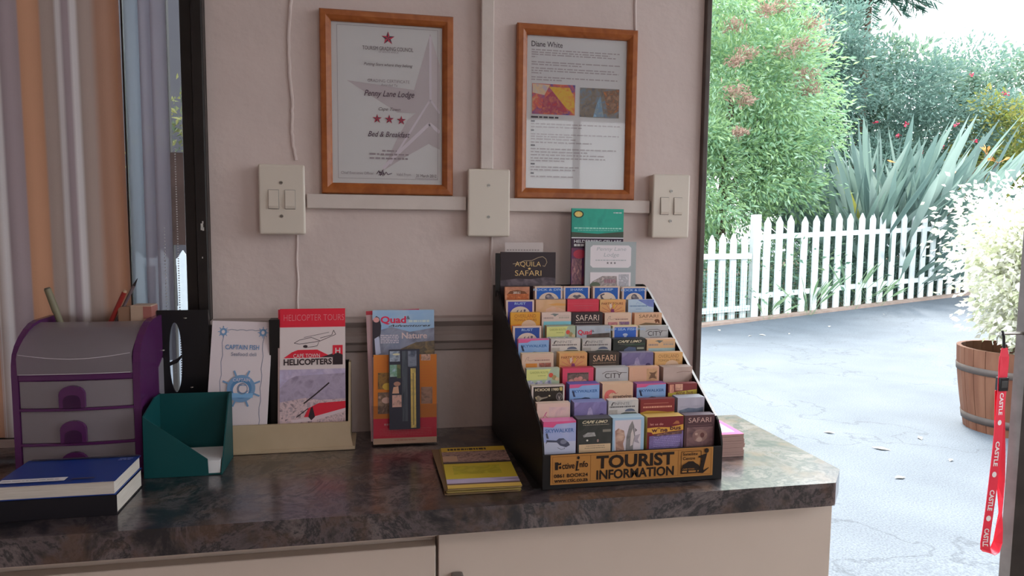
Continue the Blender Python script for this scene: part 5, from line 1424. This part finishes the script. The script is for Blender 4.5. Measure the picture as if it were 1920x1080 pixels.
for p, q in zip(path[:-1], path[1:]):
    a0 = p - nrm * .16; a1 = p - nrm * .04; c0 = q - nrm * .16; c1 = q - nrm * .04
    z0, z1 = gz(p.x, p.y), gz(q.x, q.y)
    b.add([(a0.x, a0.y, z0 - .05), (c0.x, c0.y, z1 - .05), (c1.x, c1.y, z1 - .05), (a1.x, a1.y, z0 - .05), (a0.x, a0.y, z0 + .035), (c0.x, c0.y, z1 + .035), (c1.x, c1.y, z1 + .045), (a1.x, a1.y, z0 + .045)],
          [(0, 3, 2, 1), (4, 5, 6, 7), (0, 1, 5, 4), (1, 2, 6, 5), (2, 3, 7, 6), (3, 0, 4, 7)], m_kerb)
struct(b.build('kerb'))

def picket_run(t, a, c, ts, h0, h1, w, rails, lean_seed):
    """pickets between ground points a and c at fractions ts"""
    d3 = (c - a); d2 = Vector((d3.x, d3.y, 0)).normalized(); nn = Vector((d2.y, -d2.x, 0))
    rnd_ = random.Random(lean_seed)
    for u in ts:
        p = a.lerp(c, u); h = h0 + (h1 - h0) * u + rnd_.uniform(-.02, .02); ln = rnd_.uniform(-.012, .012)
        b = M()
        pts = [(-w / 2, .03), (w / 2, .03), (w / 2 + ln, h - w * .75), (ln, h), (-w / 2 + ln, h - w * .75)]
        b.prism([tuple(p + d2 * x + Vector((0, 0, z)) + nn * .045) for x, z in pts], tuple(-nn * .022), m_fw)
        b.build('picket', t)
    for z0, z1, hh in rails:
        b = M()
        q = []
        for p, z in ((a, z0), (c, z1)):
            for zz in (z - hh / 2, z + hh / 2):
                for k in (.021, -.02): q.append(tuple(p + nn * k + Vector((0, 0, zz))))
        b.add(q, [(0, 4, 6, 2), (1, 3, 7, 5), (0, 1, 5, 4), (2, 6, 7, 3), (0, 2, 3, 1), (4, 5, 7, 6)], m_fw)
        b.build('rail', t)
def wire_mesh(t, a, c, z0, z1, step):
    d3 = c - a; L = Vector((d3.x, d3.y, 0)).length; d2 = d3 / L; nn = Vector((d2.y, -d2.x, 0)).normalized()
    m_wire = P('green_wire', (0.16, 0.30, 0.28), 0.5, 0.4, 0.3)
    b = M()
    def bar(p, q, r=.0022):
        p = Vector(p); q = Vector(q); b.tube([p, q], r, m_wire, 4, cap=False)
    k = 0
    while k * step <= L:
        p = a + d2 * k * step - nn * .03; bar(p + Vector((0, 0, z0)), p + Vector((0, 0, z1))); k += 1
    z = z0
    while z <= z1: bar(a + Vector((0, 0, z)) - nn * .03, c + Vector((0, 0, z)) - nn * .03); z += step
    b.build('wire_mesh', t)
A3, B3 = fence_pt(0), fence_pt(1)
pf = thing('picket_fence', 'long white picket fence in front of the strap-leaved clump', 'fence', A3)
EXT = 2.0
px_t = [0.045, .105, .165, .235, .30, .36, .425, .49, .555, .62, .685, .75, .82, .885, .95, 1.015, 1.08, 1.145, 1.21, 1.28, 1.35, 1.42, 1.49, 1.56, 1.63]
picket_run(pf, A3, A3 + (B3 - A3) * 1.66, [t / 1.66 for t in px_t], 1.50, 1.50, .125, ((1.20, 1.20, .075), (.34, .34, .075)), 3)
b = M(); b.box(A3.x - .055, A3.x + .055, A3.y - .03, A3.y + .08, .0, 1.53, m_fw); b.build('post', pf)
wire_mesh(pf, A3, A3 + (B3 - A3) * 1.66, .05, .72, .065)
L3 = Vector((FL.x, FL.y, 0)); L2 = Vector((5.15, 7.84, 0))
pg = thing('picket_gate', 'short white picket gate section beside the brown door stile', 'gate', L3)
Lx = L2 + (L3 - L2) * 2.6
picket_run(pg, L2, Lx, [.04, .145, .245, .345, .45, .55, .65, .75, .85, .95], 1.24, 1.27, .125, ((.93, .95, .075), (.18, .20, .075)), 5)
wire_mesh(pg, L2, Lx, .05, .75, .065)
# the fence that shows through the left window
wf0 = Vector((-5.4, 8.6, 0)); wf1 = Vector((-1.2, 8.1, 0))
wf = thing('picket_fence', 'pale picket fence far outside the left window', 'fence', wf0)
picket_run(wf, wf0, wf1, [i / 15 for i in range(16)], .98, .98, .16, ((.82, .82, .09), (.2, .2, .09)), 8)
bo = M(); bo.box(-1.092, -.955, 1.86, 1.90, 1.215, 1.61, noise_mat('dark_brown_board', [(0.035, 0.02, 0.015), (0.06, 0.035, 0.028)], 8, .6, .2))
brd = thing('wooden_board', 'dark brown wooden board on a pole outside the left window', 'board', (-1.02, 1.88, 0))
bo.build('panel', brd)
bo = M(); bo.box(-1.055, -1.035, 1.9, 1.93, 0, 2.4, P('pole_dark', (0.05, 0.045, 0.04), .6)); bo.build('pole', brd)

# fallen leaves on the driveway
lv = P('dry_leaf', (0.50, 0.47, 0.41), 0.8)
rr = random.Random(31)
for i, (x, y) in enumerate(((4.35, 6.4), (4.55, 6.45), (4.95, 6.5), (4.2, 6.9), (5.8, 6.9), (7.2, 7.6), (2.55, 1.75), (2.8, 2.2), (3.05, 1.95), (2.7, 2.55), (3.2, 2.35))):
    b = M(); an = rr.uniform(0, 6); s = rr.uniform(.022, .05); z = gz(x, y)
    d = Vector((math.cos(an), math.sin(an), 0)); e_ = Vector((-d.y, d.x, 0)); c = Vector((x, y, z + .004))
    vs = [c - d * s, c - e_ * s * .45 + Vector((0, 0, .008)), c + d * s + Vector((0, 0, .004)), c + e_ * s * .45 + Vector((0, 0, .006)), c]
    b.add(vs, [(0, 1, 4), (1, 2, 4), (2, 3, 4), (3, 0, 4)], lv)
    o = b.build('fallen_leaf', loc=(x, y, z)); md = o.modifiers.new('thickness', 'SOLIDIFY'); md.thickness = .002
    tag(o, 'pale dry leaf lying on the grey driveway', 'leaf', 'fallen leaves on the driveway')

# ------------------------------------------------------------------ plants
def leaves(mb, P0, D, size, width, mats, rs, fold=.25):
    """P0 n x 3 base points, D n x 3 leaf directions"""
    n = len(P0)
    D = D / (np.linalg.norm(D, axis=1)[:, None] + 1e-9)
    R_ = rs.normal(size=(n, 3)); Sx = np.cross(D, R_); Sx /= np.linalg.norm(Sx, axis=1)[:, None] + 1e-9
    Nn = np.cross(D, Sx)
    ln = size * rs.uniform(.6, 1.25, n)[:, None]; wd = ln * width
    a = P0; c = P0 + D * ln
    m = P0 + D * ln * .45
    l = m + Sx * wd * .5 + Nn * wd * fold; r = m - Sx * wd * .5 + Nn * wd * fold
    V = np.stack([a, l, c, r, m], 1).reshape(-1, 3)
    o = len(mb.v)
    mb.v += [tuple(v) for v in V.tolist()]
    ids = [mb.m(x) for x in mats]
    pick = rs.integers(0, len(mats), n)
    for i in range(n):
        k = o + 5 * i; mi = ids[pick[i]]
        mb.f += [(k, k + 4, k + 1), (k + 1, k + 4, k + 2), (k + 2, k + 4, k + 3), (k + 3, k + 4, k)]
        mb.mi += [mi] * 4; mb.sm += [False] * 4
def crown(mb, blobs, n, size, width, mats, seed, lumps=70, droop=.2, lump_r=.16):
    """leaves gathered in lumps on and in ellipsoids"""
    rs = np.random.default_rng(seed)
    vol = np.array([b_[3] * b_[4] * b_[5] for b_ in blobs]) ** .67; vol = vol / vol.sum()
    for bi, (cx_, cy_, cz_, rx_, ry_, rz_) in enumerate(blobs):
        m = max(4, int(lumps * vol[bi])); k = int(n * vol[bi])
        dirs = rs.normal(size=(m, 3)); dirs /= np.linalg.norm(dirs, axis=1)[:, None]
        rad = rs.uniform(.35, 1.0, m)[:, None] ** .5
        C = np.array([cx_, cy_, cz_]) + dirs * rad * np.array([rx_, ry_, rz_])
        li = rs.integers(0, m, k)
        sc = min(rx_, ry_, rz_)
        off = rs.normal(size=(k, 3)) * np.array([1, 1, .7]) * lump_r * sc * 1.6
        P0 = C[li] + off
        D = off / (np.linalg.norm(off, axis=1)[:, None] + 1e-6) + dirs[li] * .6 + rs.normal(size=(k, 3)) * .5
        D[:, 2] -= droop
        leaves(mb, P0, D, size, width, mats, rs)
def trunk(pts, r, mat, parent, name='trunk'):
    b = M(); b.tube(pts, r, mat, 10, taper=[1 - .6 * i / (len(pts) - 1) for i in range(len(pts))]); b.build(name, parent)
m_bark = noise_mat('bark', [(0.08, 0.055, 0.04), (0.14, 0.10, 0.075)], 14, .85, .15)

def G(*c): return leaf_mat('leaf', [v * .70 for v in c])
lt_g = [G(.38, .60, .28), G(.46, .68, .33), G(.30, .54, .32), G(.50, .74, .50)]
t1 = thing('garden_tree', 'broad light green tree with pinkish flower tufts behind the gate', 'tree', (5.6, 9.6, 0.03))
b = M()
crown(b, [(5.7, 9.7, 3.5, 1.3, 1.1, 1.6), (6.8, 10.1, 4.0, 1.1, 1.0, 1.2), (6.2, 9.8, 2.2, 1.25, .9, 1.1), (5.0, 9.2, 2.0, .7, .7, 1.3), (5.3, 9.6, 5.0, 1.5, 1.0, .9), (6.9, 9.9, 2.9, .8, .8, .9), (5.6, 9.5, 1.2, .9, .6, .6), (3.7, 9.7, 3.2, 1.2, .9, 1.9), (2.6, 9.9, 2.0, 1.2, .8, 1.6)], 66000, .115, .30, lt_g, 11, 230, .35)
b.build('foliage', t1)
trunk([(5.6, 9.7, 0), (5.62, 9.7, 1.2), (5.7, 9.75, 2.2), (5.8, 9.8, 3.6)], .13, m_bark, t1)
trunk([(5.65, 9.72, 1.6), (6.2, 9.9, 2.6), (6.7, 10.1, 3.8)], .08, m_bark, t1, 'branch')
b = M()
tufts = [G(.52, .34, .27), G(.60, .42, .32), G(.46, .28, .22)]
rs = np.random.default_rng(5)
for x, y, z, r in ((5.15, 8.55, 4.35, .16), (5.35, 8.5, 3.95, .15), (6.0, 8.55, 4.05, .20), (6.35, 8.7, 4.2, .16), (6.5, 8.75, 3.75, .20), (6.7, 8.9, 3.55, .15), (5.1, 8.35, 3.35, .16), (5.3, 8.4, 3.25, .12), (5.1, 8.4, 3.8, .12), (6.75, 9.0, 4.6, .16), (6.0, 8.7, 4.75, .14), (5.6, 8.45, 4.6, .14), (5.15, 8.3, 2.75, .10), (7.0, 9.1, 4.3, .13)):
    k = 160; P0 = np.array([x, y, z]) + rs.normal(size=(k, 3)) * np.array([r, r, r * .6]) * .55
    leaves(b, P0, rs.normal(size=(k, 3)) + np.array([0, 0, .6]), .07, .35, tufts, rs)
b.build('flower_tufts', t1)

dk_g = [G(.17, .30, .25), G(.21, .35, .29), G(.25, .40, .34), G(.18, .32, .28)]
t2 = thing('garden_shrub', 'big blue-green shrub dotted with red flowers behind the strap-leaved clump', 'shrub', (11.2, 12.6, .2))
b = M()
crown(b, [(11.0, 12.9, 4.3, 1.7, 1.0, 1.5), (12.7, 12.4, 4.1, 1.3, 1.0, 1.3), (9.6, 13.0, 4.6, 1.2, 1.0, 1.3), (11.0, 12.6, 2.2, 2.0, 1.0, 1.0), (10.1, 13.2, 5.6, 1.0, .8, .8), (12.4, 12.6, 2.6, 1.2, .8, 1.0)], 38000, .11, .38, dk_g, 21, 150, .1)
b.build('foliage', t2)
trunk([(11.2, 12.7, .2), (11.2, 12.7, 1.5), (11.0, 12.8, 3.2)], .12, m_bark, t2)
rf = [P('red_petal', (.62, .06, .12), .6)]
for x, y, z in ((10.6, 11.6, 3.3), (10.75, 11.6, 3.55), (11.4, 11.3, 3.1), (11.7, 11.3, 3.55), (12.1, 11.2, 3.2), (11.0, 11.4, 2.95), (12.75, 11.2, 4.2), (11.9, 11.2, 4.55), (10.2, 11.8, 3.6)):
    k = 14; P0 = np.array([x, y, z]) + rs.normal(size=(k, 3)) * .02
    b = M(); leaves(b, P0, rs.normal(size=(k, 3)), .05, .6, rf, rs); b.build('flower', t2)

def blades(mb, c, n, Lr, W_, spread, mats, seed, up=1.0, curl=.35, foot=.25):
    """long strap leaves rising from a foot, each with a midrib fold"""
    rs_ = random.Random(seed)
    for i in range(n):
        az = rs_.uniform(0, 2 * math.pi); el = rs_.random() ** .7 * spread
        d = Vector((math.cos(az) * math.sin(el), math.sin(az) * math.sin(el), math.cos(el) * up)).normalized()
        L = rs_.uniform(*Lr); w = W_ * rs_.uniform(.7, 1.2)
        p = Vector(c) + Vector((math.cos(az), math.sin(az), 0)) * foot * rs_.random()
        side_ = d.cross(Vector((rs_.uniform(-1, 1), rs_.uniform(-1, 1), rs_.uniform(-.2, .2)))).normalized()
        nv = side_.cross(d)
        out = Vector((math.cos(az), math.sin(az), -.25))
        prof = [(0, .12), (.35, .12), (.5, .28), (.62, .8), (.74, 1), (.88, .7), (1, .03)]
        vs = []
        for t, ww in prof:
            q = p + d * L * t + out * curl * L * .35 * t * t
            vs += [q - side_ * w * ww / 2 + nv * w * ww * .18, q, q + side_ * w * ww / 2 + nv * w * ww * .18]
        fs = []
        for k in range(len(prof) - 1):
            for j in (0, 1): fs.append((3 * k + j, 3 * k + j + 1, 3 * k + 4 + j, 3 * k + 3 + j))
        mb.add(vs, fs, rs_.choice(mats), True)
st = [G(.20, .31, .27), G(.25, .37, .33), G(.30, .43, .38), G(.35, .47, .43), G(.17, .27, .25)]
t3 = thing('strap_leaved_plant', 'large grey-green clump of stiff paddle-shaped leaves behind the white fence', 'plant', (9.2, 10.3, .16))
b = M()
blades(b, (8.3, 10.0, .1), 110, (1.9, 3.0), .13, .75, st, 3)
blades(b, (9.2, 10.2, .15), 170, (2.2, 3.45), .13, .85, st, 4, foot=.6)
blades(b, (10.2, 10.3, .2), 130, (2.0, 3.2), .13, .95, st, 5, foot=.6)
blades(b, (9.0, 9.7, .15), 80, (1.2, 2.2), .12, 1.1, st, 6, foot=.8)
b.build('leaves', t3)
b = M(); blades(b, (9.3, 9.9, .15), 4, (2.2, 2.9), .13, .5, [G(.50, .50, .12)], 17); b.build('yellowing_leaves', t3)
b = M(); rs2 = random.Random(3)
for p in ((9.0, 9.6, 2.5), (10.1, 9.6, 2.3), (10.6, 9.4, 2.7), (10.75, 9.3, 2.55)):
    b.tube([(9.4, 10, .2), (9.4 + (p[0] - 9.4) * .6, 9.9, 1.5), p], .012, m_bark, 5)
    blades(b, p, 5, (.14, .22), .05, 1.2, [P('orange_petal', (.75, .32, .10), .6)], rs2.randint(0, 99), foot=.02)
b.build('flower_stems', t3)

t4 = thing('palm_tree', 'dark green palm top behind the trees against the sky', 'palm', (11.9, 14.6, .2))
b = M()
pm = [G(.05, .12, .10), G(.07, .16, .13)]
rsn = np.random.default_rng(9)
for i in range(16):
    az = i * 2.4; c = Vector((11.95, 14.5, 7.15)); d = Vector((math.cos(az), math.sin(az), .35)).normalized()
    mid = []
    for k in range(9):
        t = k / 8; mid.append(c + d * 1.5 * t + Vector((0, 0, -.75 * t * t)))
    P0 = []; D = []
    for k in range(8):
        for s in range(6):
            q = mid[k].lerp(mid[k + 1], s / 6); sd = (mid[k + 1] - mid[k]).cross(Vector((0, 0, 1))).normalized()
            for g_ in (-1, 1): P0.append(q); D.append(sd * g_ + (mid[k + 1] - mid[k]).normalized() * .7 + Vector((0, 0, -.35)))
    leaves(b, np.array([tuple(v) for v in P0]), np.array([tuple(v) for v in D]), .48, .07, pm, rsn)
    b.tube(mid, .015, m_bark, 4, cap=False)
b.build('fronds', t4)
trunk([(11.9, 14.6, .2), (11.92, 14.55, 3.5), (11.95, 14.5, 7.15)], .16, m_bark, t4)

t5 = thing('yellow_green_bush', 'yellow-green bush at the right edge behind the barrel planter', 'bush', (13.2, 12.0, .3))
b = M(); crown(b, [(13.1, 11.6, 3.3, .75, .7, .9), (13.2, 11.6, 2.2, .8, .7, 1.0)], 5000, .15, .4, [G(.42, .46, .10), G(.34, .42, .12), G(.50, .48, .14)], 33, 60); b.build('foliage', t5)
trunk([(13.2, 12.0, .3), (13.15, 11.8, 2.4)], .08, m_bark, t5)

bk_g = [G(.24, .38, .28), G(.30, .45, .31), G(.20, .33, .26)]
for lab, x, y, bl, n_, sd in (
    ('tall grey-green tree far behind the light green tree', 7.6, 14.8, [(7.4, 14.8, 5.2, 2.2, .9, 2.6), (9.6, 15.0, 5.8, 1.8, .9, 2.2), (7.6, 14.5, 2.6, 2.6, .8, 1.8)], 15000, 81),
    ('distant grey-green tree between the palm and the blue-green shrub', 12.2, 16.5, [(11.6, 16.4, 5.6, 2.2, .9, 1.7), (14.2, 15.2, 4.9, 1.9, .9, 1.5), (12.6, 16.0, 3.2, 3.2, .8, 2.0)], 16000, 82),
    ('distant leafy tree low at the right edge of the garden', 16.5, 14.0, [(15.9, 13.9, 4.6, 1.6, .9, 1.5), (16.2, 13.9, 2.6, 1.8, .8, 1.8)], 9000, 83)):
    t = thing('garden_tree', lab, 'tree', (x, y, .3))
    b = M(); crown(b, bl, n_, .22, .42, bk_g, sd, 130, .1, .2); b.build('foliage', t)
    trunk([(x, y, .3), (x + .05, y, 2.0), (x, y + .05, 3.6)], .13, m_bark, t)
hd = [G(.26, .42, .30), G(.20, .36, .26), G(.30, .47, .32), G(.34, .48, .26)]
t6 = thing('hedge', 'low green hedge growing through the pickets at the gate', 'hedge', (5.4, 8.6, .03))
b = M(); crown(b, [(4.6, 8.3, .6, .8, .35, .6), (5.7, 8.55, .65, .7, .35, .65), (6.5, 8.75, .55, .6, .35, .55), (3.3, 8.0, .9, 1.0, .4, .8)], 8000, .09, .45, hd, 41, 90, lump_r=.3); b.build('foliage', t6)
t7 = thing('undergrowth', 'dark grassy undergrowth between the fence and the paddle-leaved clump', 'undergrowth', (8.0, 9.6, .1))
b = M(); crown(b, [(7.6, 9.4, .55, .9, .4, .55), (8.9, 9.7, .6, 1.1, .4, .6), (10.4, 10.1, .7, 1.1, .4, .6)], 7000, .17, .18, [G(.15, .26, .21), G(.19, .32, .25), G(.12, .22, .18)], 43, 80, lump_r=.3); b.build('foliage', t7)
gs = [G(.26, .42, .22), G(.34, .50, .28), G(.22, .36, .22)]
def tuft(label, c, n, L, seed):
    t = thing('grass_tuft', label, 'grass', c)
    b = M(); blades(b, c, n, L, .035, .7, gs, seed, curl=.9, foot=.12); b.build('blades', t)
tuft('tuft of arching strap grass at the foot of the fence near the gate', (6.20, 7.98, gz(6.2, 8)), 26, (.4, .85), 51)
tuft('tuft of upright grass at the foot of the fence in the middle', (7.15, 8.30, gz(7.15, 8.3)), 20, (.5, .95), 52)
tuft('small grass tuft beside the gate post', (5.42, 7.80, gz(5.4, 7.8)), 10, (.3, .5), 53)
tuft('pale grass tuft between two pickets nearer the barrel', (7.75, 8.50, gz(7.75, 8.5)), 16, (.35, .7), 54)

# trees that close the view outside the left window
ob = thing('outbuilding', 'dim lilac-grey outbuilding beyond the fence outside the left window', 'building', (-3.6, 12, 0))
b = M(); b.box(-8, 0.2, 11.6, 13.5, 0, 7.2, noise_mat('outbuilding_plaster', [(.085, .08, .09), (.10, .095, .10)], 1.5, .8, .2)); b.build('wall', ob)
b = M(); b.prism([(-8.3, 11.3, 7.2), (-8.3, 13.8, 7.2), (-8.3, 12.5, 8.3)], (8.8, 0, 0), P('roof_grey_brown', (.12, .10, .09), .8)); b.build('roof', ob)
t8 = thing('garden_tree', 'sparse olive tree outside the left window', 'tree', (-2.7, 10.2, 0))
b = M(); crown(b, [(-2.9, 10.3, 2.3, .7, .6, 1.3), (-2.4, 10.3, 1.4, .5, .5, .6)], 1200, .14, .4, [G(.30, .32, .12), G(.20, .26, .15), G(.5, .48, .16)], 61, 40); b.build('foliage', t8)
trunk([(-2.7, 10.3, 0), (-2.7, 10.3, 2.5)], .05, m_bark, t8)

# barrel planter
bx, by = 3.985, 2.44
bp = thing('barrel_planter', 'half wine barrel planted with a white variegated bush', 'planter', (bx, by, 0))
m_oak = noise_mat('barrel_oak', [(0.10, 0.036, 0.019), (0.135, 0.055, 0.030), (0.17, 0.078, 0.045)], 5, .6, .3, 6, stretch=(3, 3, .35))
m_hoop = noise_mat('barrel_hoop_iron', [(0.055, 0.042, 0.037), (0.085, 0.066, 0.058)], 12, .6, .4)
def br(z): return .277 + .066 * math.sin(min(1, z / .60) * math.pi * .5)
NS = 26
for k in range(NS):
    b = M(); vs = []
    a0 = 2 * math.pi * (k + .02) / NS; a1 = 2 * math.pi * (k + .98) / NS
    zl = np.linspace(0.0, .545, 7)
    for z in zl:
        r = br(z)
        for rr_, aa in ((r, a0), (r + .002, (a0 + a1) / 2), (r, a1), (r - .025, a1), (r - .025, a0)): vs.append((bx + rr_ * math.cos(aa), by + rr_ * math.sin(aa), z))
    fs = []
    for j in range(6):
        for q in range(5): fs.append((5 * j + q, 5 * j + (q + 1) % 5, 5 * j + 5 + (q + 1) % 5, 5 * j + 5 + q))
    fs += [(0, 4, 3, 2, 1), tuple(30 + q for q in range(5))]
    if k == 0: bar_ = M()
    bar_.add(vs, fs, m_oak)
bar_.build('barrel', bp)
for za, zb_ in ((.055, .105), (.385, .430)):
    b = M(); b.lathe([(br(za) + .002, za), (br(za) + .006, za), (br(zb_) + .006, zb_), (br(zb_) + .002, zb_)], (bx, by, 0), m_hoop, 40); b.build('hoop', bp)
b = M(); b.lathe([(.001, .47), (.315, .465)], (bx, by, 0), m_soil, 24); b.build('soil', bp)
vw = [G(1.1, 1.1, .98), G(1.2, 1.2, 1.1), G(.98, 1.0, .76), G(.80, .86, .58), G(1.15, 1.15, 1.06)]
b = M()
crown(b, [(4.10, 2.44, 1.25, .40, .40, .36), (3.92, 2.40, .95, .20, .28, .33), (4.2, 2.38, .95, .4, .36, .4), (3.77, 2.33, .80, .09, .15, .22), (3.88, 2.22, .68, .14, .10, .2), (4.25, 2.3, 1.42, .35, .3, .22)], 16000, .050, .6, vw, 71, 190, .35, .22)
b.build('foliage', bp)
trunk([(bx, by, .46), (4.0, 2.44, .8), (4.05, 2.44, 1.2)], .03, m_bark, bp, 'stem')
